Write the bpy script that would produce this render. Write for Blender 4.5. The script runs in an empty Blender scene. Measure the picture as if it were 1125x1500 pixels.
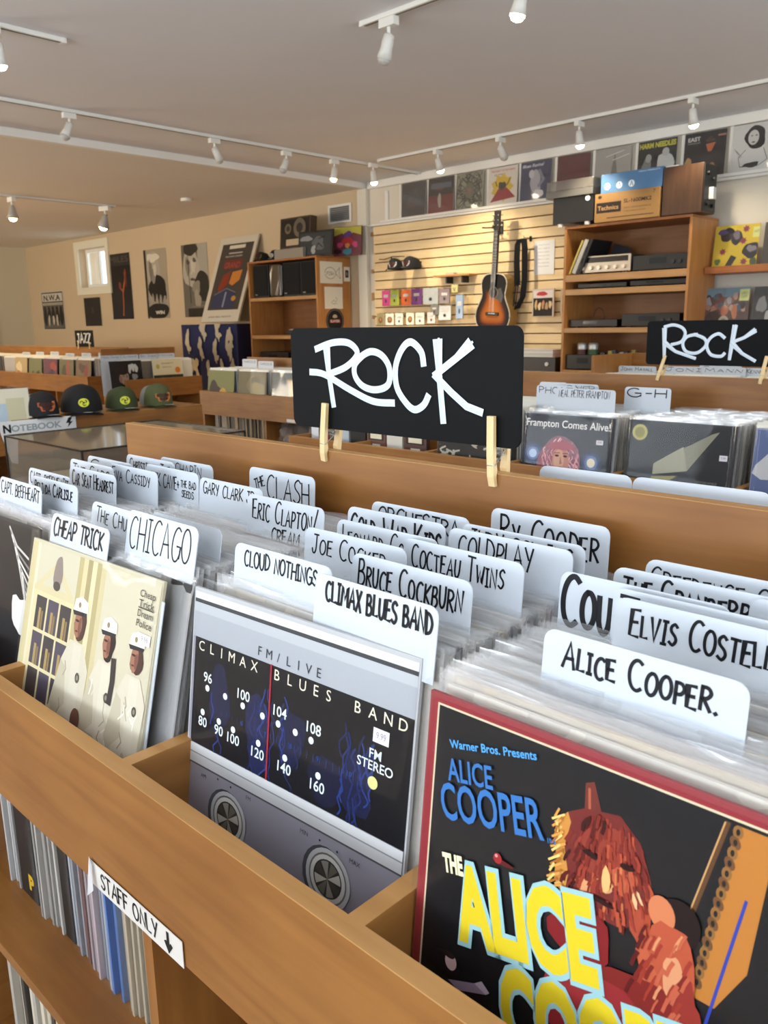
import bpy, bmesh, math, random
from mathutils import Vector, Matrix, Euler
random.seed(7)
S = bpy.context.scene
C = S.collection
LIFT = 0.90            # everything is built with z=0 at the top of the near bin's rail, then lifted so the floor is z=0

# ---------------------------------------------------------------- camera
def cam_matrix():
    yaw, pi, ro = -.770863, .223049, .0154303
    f = Vector((math.sin(yaw)*math.cos(pi), math.cos(yaw)*math.cos(pi), -math.sin(pi)))
    r = Vector((math.cos(yaw), -math.sin(yaw), 0)); d = f.cross(r)
    r2 = r*math.cos(ro)+d*math.sin(ro); d2 = -r*math.sin(ro)+d*math.cos(ro)
    m = Matrix((r2, -d2, -f)).transposed().to_4x4()
    return Matrix.Translation((0, 0, .437+LIFT)) @ m
cd = bpy.data.cameras.new('camera'); cam = bpy.data.objects.new('camera', cd); C.objects.link(cam)
cam.matrix_world = cam_matrix()
cd.sensor_fit = 'VERTICAL'; cd.sensor_height = 36; cd.lens = 1206.48/1500*36
cd.clip_start = .02; cd.clip_end = 200
cd.dof.use_dof = True; cd.dof.focus_distance = .98; cd.dof.aperture_fstop = 15
S.camera = cam

# ---------------------------------------------------------------- world, light, exposure
w = bpy.data.worlds.new('sky'); S.world = w; w.use_nodes = True
nt = w.node_tree
nt.nodes['Background'].inputs[0].default_value = (.80, .90, 1, 1)
nt.nodes['Background'].inputs[1].default_value = 2.2
def area(name, loc, rot, sx, sy, power, col):
    l = bpy.data.lights.new(name, 'AREA'); l.shape = 'RECTANGLE'; l.size = sx; l.size_y = sy
    l.energy = power; l.color = col
    o = bpy.data.objects.new(name, l); C.objects.link(o); o.location = Vector(loc)
    o.rotation_euler = rot; return o
# daylight of unseen windows behind and right of camera, tilted up as ceiling fill
area('shopfront_daylight_fill', (-1.2, -2.75, .45), (math.radians(158), 0, 0), 6.4, 1.9, 205, (.86, .93, 1))
area('side_daylight_fill', (3.35, 2.2, .45), (math.radians(156), 0, math.radians(90)), 4.6, 1.8, 150, (.86, .93, 1))
area('rear_room_fill', (-10.6, -2.75, .45), (math.radians(152), 0, 0), 3.4, 1.6, 360, (1, .86, .66))  # warm fill added to lift the rear room's ceiling and wall
V = S.view_settings
V.view_transform = 'Standard'; V.look = 'None'; V.gamma = 1; V.use_curve_mapping = False
V.exposure = 0.24
S.cycles.transparent_max_bounces = 40
S.cycles.max_bounces = 7
S.cycles.sample_clamp_indirect = 6

# ---------------------------------------------------------------- materials
def lin(c):
    if isinstance(c, str):
        c = [int(c[i:i+2], 16)/255 for i in (0, 2, 4)]
    return tuple(x/12.92 if x <= .04045 else ((x+.055)/1.055)**2.4 for x in c)+(1,)
MC = {}
def mat(col, rough=.6, metal=0, spec=.5, coat=0, noise=0, nscale=40, bump=0, emit=0):
    key = (col if isinstance(col, str) else tuple(col), rough, metal, spec, coat, noise, nscale, bump, emit)
    if key in MC: return MC[key]
    m = bpy.data.materials.new('surface'); m.use_nodes = True
    n = m.node_tree; b = n.nodes['Principled BSDF']
    c = lin(col)
    b.inputs['Base Color'].default_value = c; b.inputs['Roughness'].default_value = rough
    b.inputs['Metallic'].default_value = metal; b.inputs['Specular IOR Level'].default_value = spec
    b.inputs['Coat Weight'].default_value = coat; b.inputs['Coat Roughness'].default_value = .08
    if emit:
        b.inputs['Emission Color'].default_value = c; b.inputs['Emission Strength'].default_value = emit
    if noise or bump:
        t = n.nodes.new('ShaderNodeTexCoord'); z = n.nodes.new('ShaderNodeTexNoise')
        z.inputs['Scale'].default_value = nscale; z.inputs['Detail'].default_value = 4
        n.links.new(t.outputs['Object'], z.inputs['Vector'])
        if noise:
            r = n.nodes.new('ShaderNodeMix'); r.data_type = 'RGBA'
            r.inputs[6].default_value = tuple(x*(1-noise) for x in c[:3])+(1,)
            r.inputs[7].default_value = tuple(min(1, x*(1+noise)) for x in c[:3])+(1,)
            n.links.new(z.outputs['Fac'], r.inputs[0]); n.links.new(r.outputs[2], b.inputs['Base Color'])
        if bump:
            k = n.nodes.new('ShaderNodeBump'); k.inputs['Strength'].default_value = bump
            k.inputs['Distance'].default_value = .002
            n.links.new(z.outputs['Fac'], k.inputs['Height']); n.links.new(k.outputs['Normal'], b.inputs['Normal'])
    MC[key] = m; return m
def wood(c1, c2, scale=(3, 40, 40), rough=.42):
    key = ('wood', c1, c2, scale)
    if key in MC: return MC[key]
    m = bpy.data.materials.new('wood'); m.use_nodes = True; n = m.node_tree; L = n.links
    b = n.nodes['Principled BSDF']
    t = n.nodes.new('ShaderNodeTexCoord'); mp = n.nodes.new('ShaderNodeMapping'); mp.inputs['Scale'].default_value = scale
    L.new(t.outputs['Object'], mp.inputs['Vector'])
    a = n.nodes.new('ShaderNodeTexNoise'); a.inputs['Scale'].default_value = 1; a.inputs['Detail'].default_value = 6; a.inputs['Distortion'].default_value = .6
    L.new(mp.outputs[0], a.inputs['Vector'])
    a2 = n.nodes.new('ShaderNodeTexNoise'); a2.inputs['Scale'].default_value = 5; a2.inputs['Detail'].default_value = 3
    L.new(t.outputs['Object'], a2.inputs['Vector'])
    mx = n.nodes.new('ShaderNodeMath'); mx.operation = 'MULTIPLY_ADD'; mx.inputs[1].default_value = .6
    L.new(a.outputs['Fac'], mx.inputs[0])
    m2 = n.nodes.new('ShaderNodeMath'); m2.operation = 'MULTIPLY'; m2.inputs[1].default_value = .4
    L.new(a2.outputs['Fac'], m2.inputs[0]); L.new(m2.outputs[0], mx.inputs[2])
    r = n.nodes.new('ShaderNodeValToRGB'); r.color_ramp.elements[0].position = .36; r.color_ramp.elements[1].position = .64
    r.color_ramp.elements[0].color = lin(c1); r.color_ramp.elements[1].color = lin(c2)
    L.new(mx.outputs[0], r.inputs[0]); L.new(r.outputs[0], b.inputs['Base Color'])
    b.inputs['Roughness'].default_value = rough
    bp = n.nodes.new('ShaderNodeBump'); bp.inputs['Strength'].default_value = .12; bp.inputs['Distance'].default_value = .001
    L.new(a.outputs['Fac'], bp.inputs['Height']); L.new(bp.outputs[0], b.inputs['Normal'])
    MC[key] = m; return m
WOOD = wood('7E4F20', '97652F')               # grain along local x
WOODV = wood('875523', '9E6A32', (40, 40, 3)) # grain upright
WOODY = wood('8E5E2B', 'A6743E', (40, 3, 40)) # grain along local y
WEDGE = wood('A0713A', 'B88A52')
WPALE = wood('E6C690', 'F0D6A6')
WPIN = wood('DDBB82', 'EAD09C', (60, 60, 4))
def film(name, base, edge, tint='EFF3F6', rough=.14, gl=.5):
    m = bpy.data.materials.new(name); m.use_nodes = True; n = m.node_tree; L = n.links
    n.nodes.remove(n.nodes['Principled BSDF']); out = n.nodes['Material Output']
    tr = n.nodes.new('ShaderNodeBsdfTransparent'); di = n.nodes.new('ShaderNodeBsdfDiffuse'); go = n.nodes.new('ShaderNodeBsdfGlossy')
    di.inputs[0].default_value = lin(tint); go.inputs['Roughness'].default_value = rough
    m1 = n.nodes.new('ShaderNodeMixShader'); m1.inputs[0].default_value = gl
    L.new(di.outputs[0], m1.inputs[1]); L.new(go.outputs[0], m1.inputs[2])
    lw = n.nodes.new('ShaderNodeLayerWeight'); lw.inputs['Blend'].default_value = .35
    mr = n.nodes.new('ShaderNodeMapRange'); mr.inputs['To Min'].default_value = base; mr.inputs['To Max'].default_value = edge
    L.new(lw.outputs['Facing'], mr.inputs['Value'])
    m2 = n.nodes.new('ShaderNodeMixShader'); L.new(mr.outputs[0], m2.inputs[0])
    L.new(tr.outputs[0], m2.inputs[1]); L.new(m1.outputs[0], m2.inputs[2]); L.new(m2.outputs[0], out.inputs['Surface'])
    return m
SLEEVE = film('clear_sleeve', .15, .70, 'FFFFFF', .07, .42)
WRAP = film('shrink_wrap', .05, .3, 'F4F6F8', .08, .8)
SMOKE = film('smoked_acrylic', .34, .85, 'A39A8A', .08, .55)  # pale diffuse tint stands in for the reflection on the case top
BAG = film('plastic_bag', .3, .7, 'D8D2CC', .2, .4)

# ---------------------------------------------------------------- mesh helpers
def newbm(): return bmesh.new()
def box(bm, x0, x1, y0, y1, z0, z1, bev=0):
    g = bmesh.ops.create_cube(bm, size=1)
    vs = g['verts']
    for v in vs:
        v.co = Vector(((x0+x1)/2+v.co.x*(x1-x0), (y0+y1)/2+v.co.y*(y1-y0), (z0+z1)/2+v.co.z*(z1-z0)))
    if bev:
        es = list({e for v in vs for e in v.link_edges})
        bmesh.ops.bevel(bm, geom=es, offset=bev, segments=2, affect='EDGES', profile=.6)
    return bm
def B(*a, bev=0): return box(newbm(), *a, bev=bev)
def cyl(bm, p0, p1, r0, r1=None, n=16, cap=True):
    r1 = r0 if r1 is None else r1
    p0 = Vector(p0); p1 = Vector(p1); d = p1-p0
    q = d.to_track_quat('Z', 'Y').to_matrix().to_4x4()
    bmesh.ops.create_cone(bm, cap_ends=cap, segments=n, radius1=r0, radius2=r1, depth=d.length,
                          matrix=Matrix.Translation((p0+p1)/2) @ q)
    return bm
def lathe(bm, prof, n=24, m=Matrix()):
    rings = []
    for r, z in prof:
        rings.append([bm.verts.new(m @ Vector((r*math.cos(2*math.pi*k/n), r*math.sin(2*math.pi*k/n), z))) for k in range(n)])
    for a, b in zip(rings, rings[1:]):
        for k in range(n):
            bm.faces.new((a[k], a[(k+1) % n], b[(k+1) % n], b[k]))
    for ring, flip in ((rings[0], True), (rings[-1], False)):
        try: bm.faces.new(list(reversed(ring)) if flip else ring)
        except ValueError: pass
    return bm
def tube(bm, pts, r, n=6):
    pts = [Vector(p) for p in pts]; rings = []
    for i, p in enumerate(pts):
        d = (pts[min(i+1, len(pts)-1)]-pts[max(i-1, 0)]).normalized()
        q = d.to_track_quat('Z', 'Y').to_matrix()
        rings.append([bm.verts.new(p+q @ Vector((r*math.cos(2*math.pi*k/n), r*math.sin(2*math.pi*k/n), 0))) for k in range(n)])
    for a, b in zip(rings, rings[1:]):
        for k in range(n): bm.faces.new((a[k], a[(k+1) % n], b[(k+1) % n], b[k]))
    bm.faces.new(list(reversed(rings[0]))); bm.faces.new(rings[-1]); return bm
def prism(bm, pts, y0, y1):
    """outline in the xz plane, extruded along y"""
    a = [bm.verts.new((x, y0, z)) for x, z in pts]; b = [bm.verts.new((x, y1, z)) for x, z in pts]
    n = len(pts)
    bm.faces.new(a); bm.faces.new(list(reversed(b)))
    for k in range(n): bm.faces.new((a[k], b[k], b[(k+1) % n], a[(k+1) % n]))
    bmesh.ops.recalc_face_normals(bm, faces=bm.faces[:]); return bm
def mesh(bm, m, smooth=False):
    me = bpy.data.meshes.new('mesh'); bm.to_mesh(me); bm.free()
    for x in (m if isinstance(m, (list, tuple)) else [m]): me.materials.append(x)
    if smooth:
        for p in me.polygons: p.use_smooth = True
    return me
def obj(name, bm, m, parent=None, smooth=False, world=False, loc=None, rot=None):
    if world and parent is not None: bm.transform(Matrix.Translation(-parent.location))
    me = bm if isinstance(bm, bpy.types.Mesh) else mesh(bm, m, smooth)
    o = bpy.data.objects.new(name, me); C.objects.link(o)
    if parent is not None: o.parent = parent
    if loc: o.location = loc
    if rot: o.rotation_euler = rot
    return o
def tag(o, label, cat, group=None, kind=None):
    if label: o['label'] = label
    if cat: o['category'] = cat
    if group: o['group'] = group
    if kind: o['kind'] = kind
    return o
def thing(name, label, cat, loc=(0, 0, 0), rot=(0, 0, 0), group=None):
    o = bpy.data.objects.new(name, None); C.objects.link(o); o.empty_display_size = .05
    o.location = loc; o.rotation_euler = rot if not isinstance(rot, (int, float)) else (0, 0, rot)
    return tag(o, label, cat, group)
def struct(name, bm, m, label=None):
    o = obj(name, bm, m); o['kind'] = 'structure'
    if label: o['label'] = label; o['category'] = name.split('_')[0]
    return o
def dup(root, loc, rot, label=None, group=None):
    r = root.copy(); C.objects.link(r); r.location = loc; r.rotation_euler = rot
    if label: r['label'] = label
    if group: r['group'] = group
    for ch in list(root.children):
        c = ch.copy(); C.objects.link(c); c.parent = r
        for g in list(ch.children):
            d = g.copy(); C.objects.link(d); d.parent = c
    return r

# ---------------------------------------------------------------- lettering
def arc(cx, cy, rx, ry, a0, a1, n=9):
    return [(cx+rx*math.cos(math.radians(a0+(a1-a0)*k/n)), cy+ry*math.sin(math.radians(a0+(a1-a0)*k/n))) for k in range(n+1)]
GL = {
 'A': (.62, [[(0, 0), (.31, 1), (.62, 0)], [(.1, .36), (.54, .38)]]),
 'B': (.52, [[(0, 0), (.02, 1)], [(0, .98), (.3, 1), (.42, .8), (.3, .58), (.04, .52)], [(.04, .53), (.38, .5), (.52, .27), (.36, .03), (0, 0)]]),
 'C': (.58, [arc(.34, .5, .34, .52, 55, 305)]),
 'D': (.56, [[(.02, 0), (.02, 1)], [(0, 1), (.32, .92), (.56, .55), (.4, .12), (0, 0)]]),
 'E': (.48, [[(.46, 1), (.02, .98), (0, .02), (.48, 0)], [(.02, .52), (.38, .54)]]),
 'F': (.46, [[(.46, 1), (.02, .98), (0, 0)], [(.02, .52), (.36, .54)]]),
 'G': (.62, [arc(.34, .5, .34, .52, 55, 330), [(.36, .45), (.64, .45), (.62, .1)]]),
 'H': (.56, [[(0, 0), (.02, 1)], [(.55, 0), (.56, 1)], [(.02, .5), (.55, .52)]]),
 'I': (.3, [[(.15, 0), (.15, 1)], [(0, 1), (.3, 1)], [(0, 0), (.3, 0)]]),
 'J': (.48, [[(.1, 1), (.48, 1)], [(.32, 1), (.32, .3), (.22, .02), (.06, .05), (0, .25)]]),
 'K': (.54, [[(.02, 0), (0, 1)], [(.52, 1), (.04, .48)], [(.04, .48), (.54, 0)]]),
 'L': (.44, [[(0, 1), (.02, 0), (.44, .02)]]),
 'M': (.72, [[(0, 0), (.08, 1), (.36, .35), (.64, 1), (.72, 0)]]),
 'N': (.58, [[(0, 0), (.04, 1), (.54, 0), (.58, 1)]]),
 'O': (.62, [arc(.31, .5, .31, .5, 100, 465, 14)]),
 'P': (.5, [[(.02, 0), (.02, 1)], [(0, 1), (.34, .98), (.5, .75), (.34, .5), (.04, .46)]]),
 'R': (.54, [[(.02, 0), (.02, 1)], [(0, 1), (.34, .98), (.5, .76), (.32, .54), (.04, .5)], [(.14, .5), (.54, 0)]]),
 'S': (.48, [[(.46, .88), (.28, 1), (.06, .86), (.08, .64), (.38, .42), (.46, .2), (.26, 0), (0, .12)]]),
 'T': (.56, [[(0, 1), (.56, .98)], [(.28, .99), (.28, 0)]]),
 'U': (.54, [[(0, 1), (.02, .3), (.2, 0), (.42, .08), (.52, .4), (.54, 1)]]),
 'V': (.54, [[(0, 1), (.27, 0), (.54, 1)]]),
 'W': (.8, [[(0, 1), (.2, 0), (.4, .7), (.6, 0), (.8, 1)]]),
 'X': (.5, [[(0, 1), (.5, 0)], [(.48, 1), (.02, 0)]]),
 'Q': (.62, [arc(.31, .5, .31, .5, 100, 465, 14), [(.4, .25), (.62, 0)]]),
 'Y': (.52, [[(0, 1), (.26, .5)], [(.52, 1), (.2, 0)]]),
 'Z': (.5, [[(0, 1), (.5, 1), (0, 0), (.5, 0)]]),
 '-': (.34, [[(.04, .45), (.3, .47)]]), '/': (.36, [[(0, -.1), (.36, 1.1)]]), '+': (.36, [[(0, .45), (.36, .45)], [(.18, .2), (.18, .7)]]),
 '.': (.12, [[(.04, 0), (.1, .04)]]), "'": (.1, [[(.05, 1), (.03, .8)]]), ' ': (.34, []),
 '&': (.4, [[(.2, .6), (.2, .1)], [(0, .35), (.4, .35)]]),
}
def smooth(p, k=4):
    if len(p) < 5: return p
    out = []
    for i in range(len(p)-1):
        a, b, c, d = p[max(i-1, 0)], p[i], p[i+1], p[min(i+2, len(p)-1)]
        for s in range(k):
            t = s/k
            out.append(tuple(.5*((2*b[j])+(-a[j]+c[j])*t+(2*a[j]-5*b[j]+4*c[j]-d[j])*t*t+(-a[j]+3*b[j]-3*c[j]+d[j])*t**3) for j in (0, 1)))
    out.append(p[-1]); return out
def hand(text, h, track=.16, jit=.05, narrow=1, rnd=None):
    """hand-lettered strokes; lower case gives smaller capitals"""
    rnd = rnd or random.Random(text); x = 0; st = []
    for ch in text:
        small = .76 if ch.islower() else 1
        w_, ps = GL.get(ch.upper(), GL[' '])
        dy = rnd.uniform(-jit, jit)*h; sl = rnd.uniform(-.05, .09); s = small*rnd.uniform(.94, 1.06)
        for p in ps:
            cur = ch.upper() in 'BCDGJOPRSU' and len(p) >= 5
            q = [(x+(a*narrow+sl*b)*h*s, dy+b*h*s) for a, b in p]
            st.append(smooth(q, 3) if cur else q)
        x += (w_*narrow*s+track)*h
    return st, x-track*h
FC = {}
def type_tris(text, bold=0, shear=0):
    key = (text, bold, shear)
    if key in FC: return FC[key]
    cu = bpy.data.curves.new('t', 'FONT'); cu.body = text; cu.size = 1; cu.offset = bold; cu.shear = shear; cu.resolution_u = 3
    o = bpy.data.objects.new('t', cu); C.objects.link(o)
    dg = bpy.context.evaluated_depsgraph_get(); me = o.evaluated_get(dg).to_mesh()
    vs = [(v.co.x, v.co.y) for v in me.vertices]; fs = [tuple(p.vertices) for p in me.polygons]
    o.evaluated_get(dg).to_mesh_clear(); bpy.data.objects.remove(o); bpy.data.curves.remove(cu)
    if vs:
        mx = min(v[0] for v in vs); Mx = max(v[0] for v in vs); my = min(v[1] for v in vs); My = max(v[1] for v in vs)
        vs = [((a-mx), b) for a, b in vs]; wd = Mx-mx
    else: wd = 1; My = .7
    FC[key] = (vs, fs, wd, My); return FC[key]
class Art:
    """flat print built as thin layered shapes in the unit square, scaled to w x h"""
    def __init__(s, w, h, y=-.0002, step=.000007, clip=True):
        s.w, s.h, s.y, s.step, s.k, s.V, s.F, s.M, s.mi, s.clip = w, h, y, step, 0, [], [], [], [], clip
        s.rough, s.metal, s.coat = .45, 0, 0
    def _m(s, col, rough=None, metal=None):
        m = mat(col, s.rough if rough is None else rough, s.metal if metal is None else metal, .25)
        if m not in s.M: s.M.append(m)
        return s.M.index(m)
    def _add(s, vs, fs, col, **kw):
        o = len(s.V); yy = s.y-s.k*s.step; mi = s._m(col, **kw)
        sl = s.step/200 if (fs and len(fs[0]) == 4 and len(vs) < 150) else 0
        for n_, (u, v) in enumerate(vs):
            if s.clip: u = min(1, max(0, u)); v = min(1, max(0, v))
            s.V.append(((u-.5)*s.w, yy-n_*sl, v*s.h))
        for f in fs: s.F.append(tuple(o+i for i in f)); s.mi.append(mi)
        s.k += 1; return s
    def poly(s, col, pts, **kw): return s._add(pts, [tuple(range(len(pts)))], col, **kw)
    def rect(s, col, u0, v0, u1, v1, **kw): return s.poly(col, [(u0, v0), (u1, v0), (u1, v1), (u0, v1)], **kw)
    def ell(s, col, cx, cy, rx, ry, n=20, rot=0, **kw):
        c, d = math.cos(rot), math.sin(rot)
        return s.poly(col, [(cx+rx*math.cos(2*math.pi*k/n)*c-ry*math.sin(2*math.pi*k/n)*d, cy+rx*math.cos(2*math.pi*k/n)*d+ry*math.sin(2*math.pi*k/n)*c) for k in range(n)], **kw)
    def blob(s, col, cx, cy, rx, ry, seed=0, amp=.2, n=18, **kw):
        r = random.Random(seed); ph = [r.uniform(0, 6.28) for _ in range(3)]
        pts = []
        for k in range(n):
            a = 2*math.pi*k/n; q = 1+amp*(math.sin(2*a+ph[0])*.5+math.sin(3*a+ph[1])*.4+math.sin(5*a+ph[2])*.3)
            pts.append((cx+rx*q*math.cos(a), cy+ry*q*math.sin(a)))
        return s.poly(col, pts, **kw)
    def star(s, col, cx, cy, r0, r1, n=10, **kw):
        return s.poly(col, [(cx+(r0 if k % 2 else r1)*math.cos(math.pi*k/n), cy+(r0 if k % 2 else r1)*math.sin(math.pi*k/n)) for k in range(2*n)], **kw)
    def line(s, col, strokes, wd, taper=False, **kw):
        vs, fs = [], []
        asp = s.w/s.h
        for p in strokes:
            n = len(p); o = len(vs)
            if n < 2: continue
            for i, (a, b) in enumerate(p):
                q0, q1 = p[max(i-1, 0)], p[min(i+1, n-1)]
                dx, dy = (q1[0]-q0[0])*asp, q1[1]-q0[1]; L = math.hypot(dx, dy) or 1
                nx, ny = -dy/L*wd/2, dx/L*wd/2
                if 0 < i < n-1:
                    ax, ay = (a-q0[0])*asp, b-q0[1]; la = math.hypot(ax, ay) or 1
                    c = max(.6, abs((ax*dx+ay*dy)/(la*L))); nx /= c; ny /= c
                ex = ey = 0
                if i == 0: ex, ey = -dx/L*wd*.3, -dy/L*wd*.3
                if i == n-1: ex, ey = dx/L*wd*.3, dy/L*wd*.3
                vs += [(a+(nx+ex)/asp, b+ny+ey), (a-(nx-ex)/asp, b-ny+ey)]
            for i in range(n-1): fs.append((o+2*i, o+2*i+1, o+2*i+3, o+2*i+2))
        return s._add(vs, fs, col, **kw)
    def hand(s, col, text, u, v, h, wd, width=None, ang=0, center=False, **kw):
        st, L = hand(text, h, narrow=1)
        asp = s.w/s.h; k = 1
        if width: k = width*asp/L
        ca, sa = math.cos(ang), math.sin(ang); off = (-L*k/2 if center else 0)
        st = [[(u+((x*k+off)*ca-y*sa)/asp, v+(x*k+off)*sa+y*ca) for x, y in p] for p in st]
        return s.line(col, st, wd, **kw)
    def type(s, col, text, u, v, h, width=None, ang=0, bold=0, shear=0, center=False, squash=None, grow=0, **kw):
        vs, fs, wd, My = type_tris(text, bold+grow, shear)
        _, _, wd0, My0 = type_tris(text, bold, shear)
        asp = s.w/s.h; ky = h/My0; kx = (width*asp/wd0) if width else ky*(squash or 1)
        ca, sa = math.cos(ang), math.sin(ang); off = (-wd0*kx/2 if center else 0)-(grow*kx)
        out = [(u+((x*kx+off)*ca-y*ky*sa)/asp, v+(x*kx+off)*sa+y*ky*ca) for x, y in vs]
        return s._add(out, fs, col, **kw)
    def price(s, u, v, w_=.065, h_=.035, ang=0, text='9.99'):
        s.rect('E6E2EA', u, v, u+w_, v+h_)
        return s.type('8A7F92', text, u+w_*.2, v+h_*.3, h_*.45, width=w_*.6)
    def build(s, name, parent, label=None):
        me = bpy.data.meshes.new('print'); me.from_pydata(s.V, [], s.F)
        for m in s.M: me.materials.append(m)
        me.polygons.foreach_set('material_index', s.mi); me.update()
        o = bpy.data.objects.new(name, me); C.objects.link(o)
        if parent is not None: o.parent = parent
        if label: o['label'] = label
        return o

# ---------------------------------------------------------------- the room
XL, XR, YB, YF, ZC, ZCL, ZF = -14.75, 3.2, 6.4, -2.6, 1.875, 1.825, -.90
WALL_L = mat('CDB898', .85, noise=.03, nscale=3)
WALL_R = mat('DCD3C2', .85, noise=.03, nscale=3)
CEIL = mat('E0E0E2', .9, noise=.04, nscale=1.2, bump=.15)
WHITE = mat('E9E6DE', .5)
XS = -6.43      # where the old partition stood
b = B(XL-.1, XR+.1, YF-.1, YB+.1, ZF-.1, ZF); struct('floor', b, mat('A8917A', .5, noise=.1, nscale=6), 'brown floor of the record shop under the bins')
b = B(XS, XR+.1, YF-.1, YB+.1, ZC, ZC+.1); struct('ceiling', b, CEIL, 'pale plaster ceiling over the front sales room')
b = B(XL-.1, XS, YF-.1, YB+.1, ZCL, ZCL+.15); struct('ceiling', b, mat('E2DCD2', .9, noise=.03, nscale=1.2), 'warm lit ceiling over the rear room on the left')
# back wall with a small window opening on the left
b = newbm()
wx0, wx1, wz0, wz1 = -12.80, -11.93, 1.08, 1.66
box(b, XL-.1, wx0, YB, YB+.35, ZF, ZC+.1); box(b, wx1, XS, YB, YB+.35, ZF, ZC+.1)
box(b, wx0, wx1, YB, YB+.35, ZF, wz0); box(b, wx0, wx1, YB, YB+.35, wz1, ZC+.1)
struct('wall_back', b, WALL_L, 'cream back wall of the rear room hung with posters')
struct('wall_back', B(XS, XR+.1, YB, YB+.35, ZF, ZC+.1), WALL_R, 'off-white back wall behind the slatted display and shelves')
struct('wall_left', B(XL-.1, XL, YF-.1, YB+.1, ZF, ZC+.1), mat('CFC6AE', .85), 'end wall with the white door at far left')
# unseen walls with shop windows (daylight and the added fill come through them)
b = newbm()
for x0, x1 in ((XL, -12.4), (-8.8, -4.5), (2.1, XR+.1)): box(b, x0, x1, YF-.1, YF, ZF, ZC+.1)
for x0, x1 in ((-12.4, -8.8), (-4.5, 2.1)):
    box(b, x0, x1, YF-.1, YF, ZF, -.15); box(b, x0, x1, YF-.1, YF, 1.65, ZC+.1)
struct('wall_front', b, WALL_R, 'shopfront wall behind the photographer')
b = newbm()
box(b, XR, XR+.1, YF, -.15, ZF, ZC+.1); box(b, XR, XR+.1, 4.6, YB, ZF, ZC+.1)
box(b, XR, XR+.1, -.15, 4.6, ZF, -.1); box(b, XR, XR+.1, -.15, 4.6, 1.6, ZC+.1)
struct('wall_right', b, WALL_R, 'side wall on the right outside the picture')
# trims
struct('trim_1', B(XS-.03, XS+.03, YF, YB, ZCL-.010, ZC, bev=.006), WHITE, 'white beam casing across the ceiling between the rooms')
struct('trim_2', B(XS-.065, XS+.065, YB-.05, YB, ZF, ZCL-.012, bev=.01), mat('DDD6C6', .6), 'white corner post where the beam meets the back wall')
struct('trim_3', B(XS+.07, XR, YB-.035, YB, ZC-.075, ZC, bev=.012), WHITE, 'white crown moulding at the top of the back wall')
struct('trim_4', B(XS+.07, XR, YB-.05, YB, 1.43, 1.452, bev=.006), WHITE, 'white ledge moulding under the row of wall albums')
struct('baseboard_back', B(XL, XS-.07, YB-.02, YB, ZF, ZF+.12, bev=.004), WHITE, 'white baseboard of the rear room')
# window
b = newbm()
for a in ((wx0-.11, wx0, wz0-.11, wz1+.11), (wx1, wx1+.10, wz0-.11, wz1+.11), (wx0, wx1, wz1, wz1+.11), (wx0, wx1, wz0-.11, wz0)):
    box(b, a[0], a[1], YB-.03, YB-.001, a[2], a[3], bev=.004)
wf = struct('window_1', b, mat('E8E2CC', .5), 'small deep white window high on the rear wall')
b = newbm()
for a in ((wx0, wx0+.05, wz0, wz1), (wx1-.05, wx1, wz0, wz1), (wx0+.05, wx1-.05, wz1-.05, wz1), (wx0+.05, wx1-.05, wz0, wz0+.05), (-12.42, -12.37, wz0+.05, wz1-.05)):
    box(b, a[0], a[1], YB+.11, YB+.15, a[2], a[3])
obj('sash', b, mat('F2F4F0', .4), wf)
obj('pane', B(wx0+.05, wx1-.05, YB+.128, YB+.133, wz0+.05, wz1-.05), WRAP, wf)
# door on the end wall
d = struct('door_1', B(XL, XL+.03, 3.9, 5.55, ZF, 1.03), mat('D8D6CE', .5), 'plain white door beside the corner at far left')
b = newbm(); box(b, XL, XL+.05, 5.55, 5.75, ZF, 1.2, bev=.006); box(b, XL, XL+.05, 3.7, 3.9, ZF, 1.2, bev=.006); box(b, XL, XL+.05, 3.9, 5.55, 1.03, 1.2, bev=.006)
obj('door_frame', b, mat('E2DED2', .5), d)
kb = newbm(); cyl(kb, (XL+.03, 4.05, .1), (XL+.09, 4.05, .1), .03); obj('door_handle', kb, mat('B9A36C', .3, 1), d)
po = thing('framed_picture', 'pale framed picture above the white door at far left edge', 'picture', (XL+.01, 5.05, 1.28))
b = newbm(); box(b, 0, .02, 0, .52, 0, .52); obj('frame', b, mat('CFC39C', .6), po)
obj('picture_sheet', B(.02, .022, .06, .40, .08, .46), mat('3A2C20', .6), po)

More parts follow.
